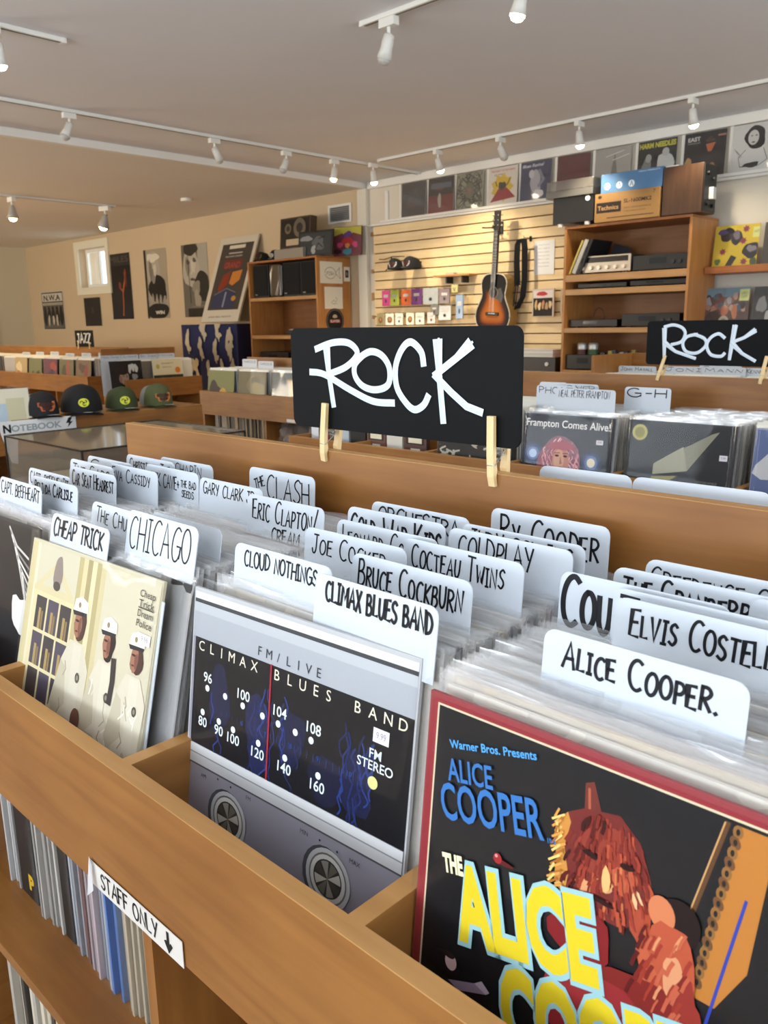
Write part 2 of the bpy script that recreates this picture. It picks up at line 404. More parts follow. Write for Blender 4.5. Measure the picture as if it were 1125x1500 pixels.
# ---------------------------------------------------------------- bins
def bin_unit(label, x, y, rot, n, pitch=.342, board=.263, board_on=True, ends_up=False, lower=True, shelfz=-.481, group=None, vdiv=True, off=0, soff=0):
    t = thing('record_bin', label, 'record bin', (x, y, 0), rot, group)
    Lg = n*pitch+.018+off
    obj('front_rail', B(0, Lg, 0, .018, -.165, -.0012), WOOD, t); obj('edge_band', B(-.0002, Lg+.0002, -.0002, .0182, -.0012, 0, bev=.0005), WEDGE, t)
    obj('tray_floor', B(.018, Lg-.018, .018, .435, -.165, -.161), WOOD, t)
    for k in range(1, n):
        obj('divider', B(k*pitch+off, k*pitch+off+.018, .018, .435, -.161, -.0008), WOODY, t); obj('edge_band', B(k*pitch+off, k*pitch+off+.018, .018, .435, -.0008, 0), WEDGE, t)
    if board_on:
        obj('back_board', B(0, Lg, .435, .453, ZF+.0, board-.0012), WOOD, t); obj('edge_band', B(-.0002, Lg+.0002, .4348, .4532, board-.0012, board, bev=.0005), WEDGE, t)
    for xx in (0, Lg-.018):
        obj('side_panel', B(xx, xx+.018, .018, .435, ZF, board if ends_up else 0, bev=.0012), WOODY if not ends_up else WOODV, t)
    if lower:
        obj('shelf', B(.018, Lg-.018, .014, .435, shelfz-.018, shelfz, bev=.001), WOOD, t)
        obj('base_shelf', B(.018, Lg-.018, .014, .435, ZF+.06, ZF+.078), WOOD, t)
        obj('kick_board', B(.018, Lg-.018, .04, .058, ZF, ZF+.06), WOOD, t)
        ks = range(1, n) if not vdiv else [k for k in range(1, n) if k % 2 == 0]
        for k in ks:
            obj('shelf_divider', B(k*pitch+off+soff, k*pitch+off+soff+.018, .014, .435, shelfz, -.165), WOODV, t)
            obj('shelf_divider', B(k*pitch+off+soff, k*pitch+off+soff+.018, .014, .435, ZF+.078, shelfz-.018), WOODV, t)
    return t
U1X = -1.446
bin_unit('near wooden record bin with the large ROCK sign clipped to its board', U1X, .350, 0, 5, off=.018, soff=.018)
# the back half of the near island faces away: its own rail stands at y = 1.238
bin_unit('back half of the near record bin, facing away behind the ROCK board', U1X+5*.342+.018, 1.238, math.pi, 5, board_on=False)
U2X, U2Y, U2P = -2.628, 2.150, .360
bin_unit('second wooden record bin, with the smaller ROCK sign on its board', U2X, U2Y, 0, 7, U2P)
bin_unit('back half of the second record bin, facing away toward the slat wall', U2X+7*U2P+.018, 3.038, math.pi, 7, U2P, board_on=False)
U3X, U3Y = -5.09, 3.360
bin_unit('wooden record bin across the aisle in front of the blue patterned cloth', U3X, U3Y, 0, 6, .36, .220, shelfz=-.42, vdiv=True)
U4X, U4Y = -2.31, 3.97
bin_unit('wooden record bin with raised end panels in front of the stereo shelves', U4X, U4Y, 0, 6, .36, .263, ends_up=True)
bin_unit('long wooden record bin running along the far left below the posters', -9.72, 3.74, 0, 6, .36)
bin_unit('wooden record bin at the far left edge, next to the long bin', -11.9, 3.74, 0, 6, .36)
# end bin of the left island faces +x ; hats bin faces +x
bin_unit('end bin of the left island holding two front-facing albums', -6.70, 3.69, math.pi/2, 2, .375)
hb = bin_unit('low wooden bin whose rail carries the four caps', -4.15, .62, math.pi/2, 6, .352, board=-.03)

# ---------------------------------------------------------------- records
JW, JH, JT = .312, .312, .004
def jacket_mesh(col, edge=None):
    return mesh(B(-JW/2, JW/2, 0, JT, 0, JH), mat(col, .5))
JCOL = ['D9D4C8', '2A2624', 'B9B2A2', '4A4440', 'E6E1D6', '6E4B3A', '1C1F2A', 'C7B48F', '8B8F96', 'A8505A', '3B4C66', 'D8D8D8', 'EFEAE0', '7C6A52', 'CFC8BC', '23201F', 'B7BCC2', 'E2DCCB']
JM = [jacket_mesh(c) for c in JCOL]
def sleeve_mesh(seed, w_=.3205, h_=.324, m=SLEEVE, nx=16, nz=6, amp=1):
    r = random.Random(seed); bm = newbm()
    for side in (0, 1):
        ph = [r.uniform(0, 6.28) for _ in range(6)]; rows = []
        for j in range(nz+1):
            t = [0, .5, .85, .93, .96, .985, 1][j]; row = []
            for i in range(nx+1):
                u = i/nx; x = (u-.5)*w_
                c = (math.sin(u*11+ph[0])*.4+math.sin(u*23+ph[1])*.35+math.sin(u*47+ph[2])*.25+r.uniform(-.3, .3))
                top = max(0, (t-.9)/.1)
                y = (-.0007 if side == 0 else JT+.0007)+c*amp*(.0002+.0028*top)*(1 if side else 1)
                if side == 0 and t <= .93: y = min(y, -.0006)
                if side == 1 and t <= .93: y = max(y, JT+.0006)
                z = -.002+h_*t+(top*(math.sin(u*7+ph[3])*.0016+math.sin(u*19+ph[4])*.0009+r.uniform(-.0008, .0008)))
                row.append(bm.verts.new((x, y, z)))
            rows.append(row)
        for a, b2 in zip(rows, rows[1:]):
            for i in range(nx): bm.faces.new((a[i], a[i+1], b2[i+1], b2[i]))
        if side == 0: first = rows
        else:
            for e in (0, nx):
                for j in range(nz-1):
                    bm.faces.new((first[j][e], first[j+1][e], rows[j+1][e], rows[j][e]))
            for i in range(nx): bm.faces.new((first[0][i], first[0][i+1], rows[0][i+1], rows[0][i]))
    return mesh(bm, m, True)
SM = [sleeve_mesh(k) for k in range(6)]
CLEAR = film('clean_sleeve', .008, .13, 'F4F6F8', .06, .9)
SMF = [sleeve_mesh(20+k, .322, .326, CLEAR, amp=.6) for k in range(3)]
def record(label, top, yaw=0, lean=.1, jm=None, sm=None, group=None, roll=0, sleeve=True, name='record', cat='record'):
    """top = position of the middle of the jacket's top front edge"""
    q = Euler((-lean, roll, yaw)).to_matrix()
    base = Vector(top)-q @ Vector((0, 0, JH))
    t = thing(name, label, cat, base, (-lean, roll, yaw), group)
    obj('jacket', jm or random.choice(JM), None, t)
    if sleeve: obj('sleeve', sm or random.choice(SM), None, t)
    return t

# near bin columns -------------------------------------------------------
def lean_at(y, y0, y1, l0, l1): return l0+(l1-l0)*(y-y0)/(y1-y0)
CEN = [U1X+.036+.162+.342*k for k in range(5)]
COLS = [(0, .470, .15, .04), (1, .464, .235, .05), (2, .478, .135, .05), (3, .452, .105, .05)]
WHO = ['leftmost visible compartment behind the black and white album', 'compartment behind the cream album with three men in white',
       'compartment behind the radio dial album', 'compartment behind the black horror poster album']
CARD = mat('CAD1D9', .35)
INK = '15151A'
TABS = [  # text lines, x of left edge, y, column, (letter height, stroke)
 ('CAPT. BEEFHEART', -1.335, .501, 0, .30, .018), ('CAPT. BEEFHEART', -1.359, .557, 0, .30, .018), ('Belinda Carlisle', -1.288, .533, 0, .30, .02),
 ('The Cars', -1.362, .630, 0, .30, .02), ('Car Seat Headrest', -1.300, .600, 0, .36, .022), ('C. D.', -1.357, .660, 0, .30, .02), ('Eva Cassidy', -1.258, .647, 0, .30, .02),
 ('Christine + The', -1.299, .702, 0, .30, .02), ('NICK CAVE+THE BAD', -1.190, .675, 0, .28, .02), ('CHAPIN', -1.218, .719, 0, .34, .02),
 ('GARY CLARK JR', -1.025, .667, 1, .30, .018), ('The Church', -1.052, .512, 1, .34, .016), ('', -.922, .527, 1, .3, .02),
 ('CHEAP TRICK', -1.062, .462, 1, .34, .022), ('CHICAGO', -.907, .487, 1, .62, .017), ('THE CLASH', -1.012, .748, 1, .60, .018), ('Eric Clapton/', -.878, .645, 1, .42, .018),
 ('Cold War Kids', -.708, .668, 2, .55, .026), ('ORCHESTRA', -.700, .700, 2, .34, .02), ('Leonard Cohen', -.679, .622, 2, .44, .016), ('Joe Cocker', -.687, .582, 2, .42, .016),
 ('Cocteau Twins', -.566, .611, 2, .40, .018), ('CLOUD NOTHINGS', -.709, .502, 2, .32, .018), ('Bruce Cockburn', -.576, .547, 2, .46, .020), ('CLIMAX BLUES BAND', -.563, .486, 2, .33, .026),
 ('Ry Cooder', -.557, .751, 2, .52, .024), ('JUDY COLLINS', -.546, .684, 2, .34, .02), ('COLDPLAY', -.548, .665, 2, .46, .02),
 ('Counting', -.378, .614, 3, .52, .034), ('Tom and', -.320, .604, 3, .42, .028), ('The Cranberries', -.345, .650, 3, .36, .024), ('Creedence Clear', -.332, .684, 3, .36, .016),
 ('Elvis Costello', -.309, .587, 3, .46, .024), ('Alice Cooper', -.321, .501, 3, .46, .022), ('Talking', -.224, .643, 3, .40, .03), ('', -.204, .603, 3, .4, .02)]
LET = {'CLIMAX BLUES BAND': (.24, .10, .87, .040), 'CHEAP TRICK': (.29, .05, .87, .044), 'CHICAGO': (.50, .05, .88, .028), 'GARY CLARK JR': (.22, .06, .82, .026), 'Joe Cocker': (.29, .08, .74, .026),
 'Bruce Cockburn': (.33, .06, .88, .032), 'CLOUD NOTHINGS': (.21, .11, .76, .028), 'Cocteau Twins': (.31, .08, .78, .028), 'COLDPLAY': (.31, .09, .62, .028), 'Ry Cooder': (.44, .09, .84, .038), 'Cold War Kids': (.42, .03, .94, .042),
 'Leonard Cohen': (.34, .06, .82, .026), 'Elvis Costello': (.31, .09, .80, .034), 'Creedence Clear': (.27, .03, .94, .024), 'The Cranberries': (.27, .06, .88, .034), 'Alice Cooper': (.27, .11, .77, .036), 'Eva Cassidy': (.26, .06, .8, .028),
 'CHAPIN': (.22, .3, .5, .022), 'Belinda Carlisle': (.24, .06, .84, .036), 'Car Seat Headrest': (.30, .06, .9, .034), 'The Church': (.27, .08, .8, .024), 'CAPT. BEEFHEART': (.24, .04, .92, .028), 'Talking': (.3, .1, .7, .05)}
def card_bm(cx, x0, wt, ztop, zb=-.14, wb=.26, body=.150, r=.010, th=.0011):
    """outline of a divider card: wide body with a rounded tab; x relative to tab centre, z from the card's foot"""
    tc = x0+wt/2; L = cx-wb/2-tc; R = cx+wb/2-tc; h = ztop-zb; hb_ = body-zb
    a, b_ = -wt/2, wt/2
    L = max(L, a-.2)
    pts = [(L, 0), (R, 0), (R, hb_), (b_, hb_)]
    pts += [(b_-r+r*math.cos(t), h-r+r*math.sin(t)) for t in (0, .4, .8, 1.2, 1.5708)]
    pts += [(a+r-r*math.sin(t), h-r+r*math.cos(t)) for t in (0, .4, .8, 1.2, 1.5708)]
    pts += [(a, hb_), (L, hb_)]
    return prism(newbm(), pts, 0, th)
tabY = {0: [], 1: [], 2: [], 3: []}
seen = {}
for text, x0, y, col, lh, sw in TABS:
    zt = {'CHICAGO': .232, 'CHEAP TRICK': .210}.get(text, .215+.06*(y-.48)); y0 = COLS[col][1]; ln = lean_at(y, y0, .775, COLS[col][2], COLS[col][3])*.97
    tabY[col].append(y)
    h = zt+.14
    wt = .152
    where = ['far left', 'left', 'middle', 'right'][col]
    if text:
        seen[text] = seen.get(text, 0)+1
        lab = 'white divider card hand lettered %s in the near bin' % text.upper().replace('/', ' and Cream')
        if text == 'CAPT. BEEFHEART': lab = ['white card lettered CAPT. BEEFHEART cut by the left picture edge', 'white card lettered CAPT. half hidden behind the Belinda Carlisle card'][seen[text]-1]
        if text == 'JUDY COLLINS': lab = 'white divider card lettered JUDY COLLINS half hidden behind the COLDPLAY card'
    else: lab = ['blank white card edge sticking out behind the CHICAGO card', 'blank white card at the right picture edge beside ELVIS COSTELLO'][0 if col == 1 else 1]
    t = thing('divider_card', lab, 'divider card', (x0+wt/2, y-math.sin(ln)*h, -.14), (-ln, 0, random.uniform(-.012, .012)), 'lettered divider cards in the near bin')
    obj('card', card_bm(CEN[col], x0, wt, zt), CARD, t)
    if text:
        a = Art(.150, .075, y=-.0003, clip=False)
        if text == 'THE CLASH':
            a.hand(INK, 'THE', .10, .56, .20, .03, width=.16, ang=.35); a.hand(INK, 'CLASH', .29, .44, .44, .032, width=.64)
        elif text == 'Eric Clapton/':
            a.hand(INK, 'Eric Clapton/', .08, .58, .35, .032, width=.84); a.hand(INK, 'CREAM', .36, .26, .22, .034, width=.36)
        elif text == 'Counting':
            a.hand(INK, 'Counting', .02, .36, .55, .07, width=.80); a.hand(INK, 'CROWS', .42, -.06, .32, .055, width=.46)
        elif text == 'NICK CAVE+THE BAD':
            a.hand(INK, 'NICK CAVE+', .05, .58, .26, .03, width=.60); a.hand(INK, 'THE BAD', .68, .66, .14, .022, width=.28); a.hand(INK, 'SEEDS', .70, .46, .14, .022, width=.22)
        elif text == 'Tom and': a.hand(INK, 'Tom', .05, .5, .42, .05, width=.36); a.hand(INK, 'AND', .62, .36, .34, .06, width=.32)
        else:
            h_, u_, w_, k_ = LET.get(text, (.24, .07, .84, .030)); a.hand(INK, text if text != 'Alice Cooper' else 'Alice Cooper.', u_, .92-h_, h_, k_, width=w_)
        o = a.build('lettering', t); o.location = (0, 0, h-.075)
# packed records
pitch = .0072
cnt = 0
for col, y0, l0, l1 in COLS:
    y = y0+.004
    k = 0
    while y < .770:
        if min((abs(y+.004-ty) for ty in tabY[col]), default=1) > .0015:
            ln = lean_at(y, y0, .775, l0, l1)
            z = .166+random.uniform(-.004, .004)+.0*(y-y0)
            first = y < y0+.03
            record('plastic-sleeved record packed upright in the '+WHO[col], (CEN[col]-.001+random.uniform(-.0025, .0005), y, z), random.uniform(-.008, .008)+(.015 if first and col == 1 else 0), ln, jm=(JM[random.choice((1, 6, 3, 15))] if first and col == 1 else None),
                   group='sleeved records in the '+WHO[col])
            cnt += 1
        y += pitch*random.uniform(.85, 1.2); k += 1

# --- front albums of the near bin
def album(label, art, top, yaw, lean, col='EEEAE2', group=None, roll=0, sleeve=True, sm=None):
    t = record(label, top, yaw, lean, jm=jacket_mesh(col), sm=sm or random.choice(SMF), group=group, roll=roll, sleeve=sleeve)
    if art: art.build('cover_print', t)
    return t
def A12(): return Art(.308, .308, y=-.00025)
# cream album: three men in white beside a window
a = A12(); cr = 'CBC4AA'
a.rect(cr, 0, 0, 1, 1); a.rect('C9BD90', 0, 0, .045, 1); a.rect('D6CFB4', .045, 0, .07, 1)
a.poly('CDC198', [(.06, .82), (.24, .95), (.40, .82), (.40, .79), (.06, .79)]); a.poly(cr, [(.12, .83), (.24, .915), (.34, .83)])
a.rect('D5CA9F', .06, .30, .42, .80); 
for i in range(3):
    for j in range(3):
        x0 = .095+.105*i; y0 = .33+.155*j
        a.rect('4B4352' if (i+j) % 2 else '3A3436', x0, y0, x0+.09, y0+.14)
        if j: a.rect('A58D58', x0+.03, y0, x0+.05, y0+.09); a.rect('8A7048', x0+.055, y0, x0+.07, y0+.08)
for i in range(6): a.rect(['B5A878', 'CFC498', 'A4976A', 'D6CCA4', 'AFA274', 'C8BC92'][i], .41+.035*i, .1, .445+.035*i, 1)
a.rect(cr, .62, .0, 1, 1)
a.blob('8A7C74', .25, .90, .035, .075, 3, .15); a.ell('4E423C', .25, .845, .03, .02)
def man(cx, top, s, seed, cap=True, hair='4A2F26'):
    R_ = random.Random(seed)
    a.poly('CFC7B2', [(cx-.05*s, top-.17*s), (cx+.05*s, top-.17*s), (cx+.105*s, top-.26*s), (cx+.09*s, top-.52*s), (cx+.085*s, top-.98*s), (cx-.08*s, top-.98*s), (cx-.085*s, top-.52*s), (cx-.10*s, top-.26*s)])
    a.poly('D3CCB8', [(cx-.02*s, top-.18*s), (cx+.04*s, top-.18*s), (cx+.06*s, top-.50*s), (cx-.01*s, top-.52*s)])
    a.poly('BDB49C', [(cx-.10*s, top-.26*s), (cx-.06*s, top-.28*s), (cx-.03*s, top-.42*s), (cx-.12*s, top-.50*s), (cx-.15*s, top-.45*s)])
    for k in range(26):
        x = cx+R_.uniform(-.08, .08)*s; y = top-R_.uniform(.24, .95)*s
        a.line(['B4AA92', 'E6E0D0', '9E947C', 'D2CAB6'][k % 4], [(lambda q: q)([(x, y), (x+R_.uniform(-.02, .02), y-.03), (x+R_.uniform(-.03, .03), y-.06)])], .006)
    a.blob(hair, cx+.012*s, top-.105*s, .042*s, .062*s, seed, .15); a.blob('9A6A54', cx-.006*s, top-.105*s, .028*s, .050*s, seed+3, .1); a.blob('7A4C3E', cx+.008*s, top-.11*s, .012*s, .035*s, seed+5, .2)
    a.ell('3E2620', cx-.014*s, top-.090*s, .014*s, .005*s); a.ell('5A3228', cx-.012*s, top-.130*s, .010*s, .004*s)
    a.poly('E4DECF', [(cx-.055*s, top-.055*s), (cx-.045*s, top-.01*s), (cx, top+.006*s), (cx+.05*s, top-.01*s), (cx+.055*s, top-.05*s)]); a.poly('2E2828', [(cx-.058*s, top-.055*s), (cx+.05*s, top-.050*s), (cx+.045*s, top-.064*s), (cx-.045*s, top-.072*s)]); a.ell('8A7E60', cx-.01*s, top-.028*s, .010*s, .011*s)
    a.ell('4E483C', cx+.04*s, top-.30*s, .016*s, .020*s); a.ell('8A8270', cx+.04*s, top-.30*s, .008*s, .010*s)
man(.47, .84, 1.05, 1); man(.70, .81, 1.0, 2, hair='2E1D18'); man(.90, .80, .95, 3)

R_ = random.Random(8)
for i in range(60): a.blob(['C9C2AC', 'D8D2BE', 'B8AF96', 'E2DCCA', 'A89E86'][i % 5], R_.uniform(.12, .98), R_.uniform(.0, .34), R_.uniform(.02, .06), R_.uniform(.015, .04), i, .4)
a.line('3A3230', [[(.76, .66), (.77, .58), (.765, .50)]], .03)
a.ell('6B4A3C', .54, .36, .035, .05)
for i, s_ in enumerate(('Cheap', 'Trick', 'Dream', 'Police')): a.type('4A443A', s_, .875, .935-.037*i, .026, width=.10)
a.rect('4A443A', .875, .895-.003, .975, .8965); a.price(.905, .765, .075, .04, text='9.98')
album('cream album cover with men in white naval uniforms by a window, front of its compartment', a, (-.938, .4505, .164), .03, .25, 'C8C0A4')
# radio dial album
a = A12(); a.rough = .35
a.rect('9C9AA6', 0, 0, 1, 1, rough=.3, metal=.2); a.rect('BEC4CA', 0, .93, 1, .962, rough=.3, metal=.2); a.rect('3C3E42', 0, .962, 1, .975); a.rect('D4D4D2', 0, .975, 1, 1)
a.rect('AEB4BC', 0, .84, 1, .93, rough=.3, metal=.2)
a.rect('0C0D13', .012, .46, 1, .84)
for cx, cy, rx, ry, c in ((.16, .66, .05, .12, '161C3A'), (.36, .60, .05, .15, '171E42'), (.52, .62, .06, .10, '14193A'), (.80, .58, .06, .11, '14193A'), (.68, .55, .08, .07, '131730')): a.blob(c, cx, cy, rx, ry, int(cx*100), .25)
R_ = random.Random(4)
for i in range(46):
    u = R_.choice((.16, .36, .40, .52, .78, .82))+R_.uniform(-.045, .045); v = R_.uniform(.52, .76)
    a.line(['1E2C62', '25387A', '1A2450'][i % 3], [smooth([(u, v), (u+R_.uniform(-.02, .02), v-.03), (u+R_.uniform(-.02, .02), v-.06), (u+R_.uniform(-.02, .02), v-.09), (u, v-.11)], 2)], .006)
for ch, u in zip('CLIMAXBLUESBAND', (.05, .108, .16, .214, .272, .33, .441, .501, .559, .618, .672, .791, .85, .908, .963)): a.type('E9E2CC', ch, u, .797, .034, center=True)
for ch, u in zip('FM/LIVE', (.363, .408, .452, .50, .545, .59, .635)): a.type('3A3E46', ch, u-.01, .856, .03, center=True)
WT = 'DCE6EA'
for tx, u, v in (('96', .093, .694), ('100', .286, .687), ('104', .466, .684), ('108', .62, .678), ('80', .077, .532), ('90', .167, .528), ('100', .246, .523), ('120', .372, .516), ('140', .501, .511), ('160', .651, .506)):
    a.type(WT, tx, u, v, .034, center=True, bold=.012)
for u, v in ((.094, .673), (.192, .672), (.285, .667), (.385, .663), (.461, .660), (.541, .658), (.612, .655), (.075, .582), (.166, .576), (.243, .571), (.373, .567), (.502, .561), (.652, .556)): a.ell(WT, u, v, .0115, .0115, 14)
for i in range(26): a.rect('2F4A8C', .15+.028*i, .603-.0006*i, .1515+.028*i, .618)
for tx, u in (('6', .28), ('7', .40), ('8', .52), ('9', .64), ('10', .77)): a.type('2F4A8C', tx, u, .60, .016)
a.line('A02A38', [[(.413, .84), (.421, .46)]], .007); a.price(.858, .735, .06, .042, text='9.99')
a.type(WT, 'FM', .872, .685, .028, center=True, bold=.01); a.type(WT, 'STEREO', .873, .650, .028, center=True, bold=.01); a.ell('D8D48A', .87, .614, .019, .019)
a.rect('D9DADC', 0, .43, 1, .46, rough=.3, metal=.2); a.rect('8E9094', 0, .425, 1, .43); a.rect('C9CACC', 0, .392, 1, .425, rough=.3, metal=.2); a.rect('4E5054', 0, .386, 1, .392)
for cx, cy in ((.244, .255), (.723, .255)):
    a.ell('4A4C50', cx-.012, cy, .098, .098); a.ell('B5B7BA', cx, cy, .094, .094, 26); a.ell('6E6A60', cx, cy, .080, .080, 26); a.ell('C8C8C4', cx, cy, .074, .074, 26)
    a.ell('3A3834', cx, cy, .060, .060, 26)
    for k in range(8):
        t0 = k*math.pi/4; c_ = ['B8B4A8', '6A665C', '8E8A80', '4A4640'][k % 4]
        a.poly(c_, [(cx, cy)]+[(cx+.055*math.cos(t0+j*.2), cy+.055*math.sin(t0+j*.2)) for j in range(4)])
for tx, u, v in (('AM', .10, .352), ('FM', .342, .36), ('MIN', .611, .352), ('MAX', .827, .345)): a.type('4A4C52', tx, u, v, .014, center=True)
for u, v in ((.18, .375), (.25, .372), (.68, .362), (.755, .356)): a.ell('2A2A2E', u, v, .004, .004, 8)
album('silver and black album cover printed as a radio tuning dial, front of its compartment', a, (-.579, .4715, .167), .045, .14, 'B9BBBE')
# black horror poster album
a = A12(); bk = '0D0E13'
a.rect('8E2A32', 0, 0, 1, 1); a.rect('D8C8A8', .020, 0, 1, .990); a.rect(bk, .025, 0, 1, .985)
a.poly('B5742E', [(.748, .978), (.82, .978), (.80, .70), (.75, .60), (.70, .60)]); a.line('5A3A1E', [[(.732, .975), (.672, .70)]], .010); a.line('C79A62', [[(.727, .975), (.667, .70)]], .003)
for k in range(16):
    t = k/15; a.ell('6A4526' if k % 2 else '8A6030', .752-.040*t, .965-.33*t, .010, .014, 10, rot=.5*(k % 2)); a.ell('1C120C', .752-.040*t, .965-.33*t, .004, .007, 8)
a.line('2B3E9C', [[(.782, .84), (.735, .54)]], .006)
# creature head, generic
a.poly('6A2A22', [(.435, .94), (.455, .95), (.478, .89), (.44, .86)]); a.line('A8563C', [[(.445, .93), (.452, .87)]], .006)
a.poly('6E231F', [(.40, .86), (.44, .885), (.52, .90), (.57, .86), (.60, .79), (.61, .72), (.55, .66), (.45, .66), (.41, .72), (.39, .79)])
a.poly('C98A3C', [(.40, .86), (.375, .83), (.372, .79), (.385, .74), (.380, .70), (.41, .66), (.415, .72), (.40, .78), (.41, .84)]); 
for i in range(9): a.line('E0B060', [[(.385+.003*i, .84-.02*i), (.372+.002*i, .825-.02*i)]], .005)
a.blob('8E3426', .50, .80, .07, .07, 3, .2); a.blob('B5583A', .545, .765, .035, .03, 5, .3); a.blob('D8A26A', .50, .735, .025, .012, 6, .3); a.blob('D89868', .455, .715, .02, .018, 7, .3)
a.blob('3A1210', .47, .79, .02, .010, 8, .3); a.blob('3A1210', .555, .80, .02, .010, 9, .3); a.blob('E8B888', .575, .735, .015, .02, 11, .3); a.blob('481614', .50, .70, .04, .008, 12, .2); a.blob('A8462E', .59, .69, .02, .05, 13, .3)
R_ = random.Random(12)
for i in range(190):
    x, y = R_.uniform(.41, .60), R_.uniform(.67, .885)
    if ((x-.50)/.10)**2+((y-.775)/.115)**2 < 1:
        lit = 1.2*math.cos((x-.535)*22)+.8*math.cos((y-.75)*18)
        c_ = ['3A1210', '5A1C18', '7A2A20', '94382A', 'B04E34', 'CC7448', 'E4A066'][min(6, max(0, int(R_.gauss(2.0+lit, .75))))]
        bx = (x-.50)*.25
        a.line(c_, [[(x, y), (x+bx*.3+R_.uniform(-.003, .003), y-.012), (x+bx*.5, y-.026)]], R_.uniform(.004, .009))
a.blob('2A0C0C', .463, .792, .018, .007, 61, .2, 10); a.blob('2A0C0C', .548, .800, .018, .007, 62, .2, 10); a.blob('E8B070', .505, .752, .010, .03, 63, .2, 10); a.blob('2A0C0C', .500, .700, .030, .006, 64, .2, 10)
for i in range(22): a.line(['D89A48', 'F0C878', 'A8682E'][i % 3], [[(.385+R_.uniform(-.008, .02), .86-.008*i), (.372+R_.uniform(-.006, .01), .84-.008*i)]], .005)
# figure below it
a.ell('1E1010', .665, .735, .045, .05); a.ell('C87850', .63, .74, .028, .036, rot=.3); a.blob('B05036', .655, .62, .05, .12, 4, .15); a.poly('B85A3C', [(.60, .70), (.585, .64), (.61, .57), (.65, .54), (.64, .60), (.61, .65)])
a.blob('7A2420', .60, .50, .13, .08, 6, .2); a.blob('D09068', .665, .62, .018, .05, 8, .2); a.blob('8C3028', .70, .55, .03, .08, 9, .25); a.blob('7E1F22', .46, .60, .07, .07, 21, .2)
a.blob('8E2A2C', .50, .44, .13, .10, 31, .2); 
for i in range(120):
    x, y = R_.uniform(.50, .72), R_.uniform(.42, .72)
    if abs(x-(.64-.1*(.6-y))) < .055+.12*max(0, .56-y):
        c_ = ['5A1818', '7A241E', '983628', 'B85A40', 'D08A60', 'E4AC80'][min(5, max(0, int(R_.gauss(2+1.6*math.cos((x-.66)*30), .7))))]
        a.line(c_, [[(x, y), (x-.006, y-.015), (x-.010, y-.032)]], R_.uniform(.004, .009))
a.ell('5A1A1C', .25, .672, .03, .006); a.ell('9A2A2C', .235, .677, .012, .013, 12); a.ell('E8A0A0', .231, .682, .004, .004, 8)
G = .23
a.type('4FA0E0', 'Warner Bros. Presents', .072, .892, .020, width=.25, ang=G, bold=.02)
a.type('3670B4', 'ALICE', .074, .810, .055, width=.135, ang=G*.85, bold=.015); a.type('3670B4', 'COOPER', .066, .708, .090, width=.295, ang=G, bold=.015); a.type('3670B4', 'IN', .362, .772, .012, width=.02, ang=G)
a.type('F2EFC0', 'THE', .082, .575, .046, width=.062, ang=G, bold=.05)
for c_, g_ in (('98C4CA', .045), ('DCC428', 0)):
    a.type(c_, 'ALICE', .142, .430, .185, width=.385, ang=G, bold=.045, grow=g_)
    a.type(c_, 'COOPER', .300, .236, .195, width=.56, ang=G, bold=.045, grow=g_)
a.blob('1A1416', .10, .34, .05, .03, 3, .2); a.ell('C0A0A0', .125, .35, .018, .022); a.ell('241818', .118, .367, .018, .01); a.poly('8F7C90', [(.12, .30), (.20, .335), (.235, .325), (.155, .29)]); a.poly('B7A5B5', [(.20, .335), (.22, .352), (.245, .335), (.235, .325)])
a.rect('F0D838', .93, .60, 1, .78)
album('black horror album cover with red creature, blue lettering and big yellow ALICE COOPER letters', a, (-.226, .442, .165), .0, .11, '8E2A32', sm=SMF[1])
# black and white album in the leftmost compartment
a = A12(); a.rect('1E1C1E', 0, 0, 1, 1)
for i in range(14): a.line(['CFCBC4', '8A8682', 'E4E0DA'][i % 3], [[(.70+.012*i, .98-.018*i), (.78+.010*i, .90-.03*i), (.90+.004*i, .86-.045*i)]], .012)
a.blob('E6E2DC', .82, .58, .09, .10, 4, .3); a.blob('B8B4AE', .90, .50, .04, .14, 5, .3)
album('black and white album cover at the left picture edge, front of its compartment', a, (-1.262, .456, .170), .02, .12, '1E1C1E')

# --- signs clipped with clothespins
def rrect(w_, h_, r, x0=0, z0=0, n=5):
    pts = []
    for cx, cz, a0 in ((w_-r, h_-r, 0), (r, h_-r, 90), (r, r, 180), (w_-r, r, 270)):
        for k in range(n+1):
            t = math.radians(a0+90*k/n); pts.append((x0+cx+r*math.cos(t), z0+cz+r*math.sin(t)))
    return list(reversed(pts))
SIGNB = mat('0B0C0E', .65, spec=.15, noise=.12, nscale=60)
R1 = [[(0.0517, 0.1164), (0.0861, 0.1251), (0.1162, 0.1252), (0.1329, 0.1154), (0.1302, 0.1054), (0.11, 0.0925), (0.0817, 0.0839)], [(0.0732, 0.1251), (0.0766, 0.0855), (0.085, 0.0398)], [(0.0393, 0.0845), (0.0686, 0.0818), (0.1189, 0.0629), (0.1621, 0.0497), (0.199, 0.0493)], [(0.1375, 0.1055), (0.1591, 0.114), (0.1798, 0.1094), (0.193, 0.0935), (0.1904, 0.0724), (0.1672, 0.0649), (0.1436, 0.069), (0.1294, 0.0819), (0.1299, 0.097), (0.1448, 0.1089)], [(0.2515, 0.0995), (0.2475, 0.1149), (0.2307, 0.1265), (0.2155, 0.1177), (0.2042, 0.0954), (0.2061, 0.0698), (0.2212, 0.0511), (0.2363, 0.043), (0.2513, 0.0495), (0.2589, 0.0609)], [(0.2741, 0.1302), (0.2769, 0.0879), (0.2834, 0.0311)], [(0.3263, 0.1259), (0.3037, 0.1081), (0.27, 0.0868)], [(0.27, 0.0868), (0.2961, 0.0672), (0.3196, 0.0517), (0.3415, 0.0461)]]
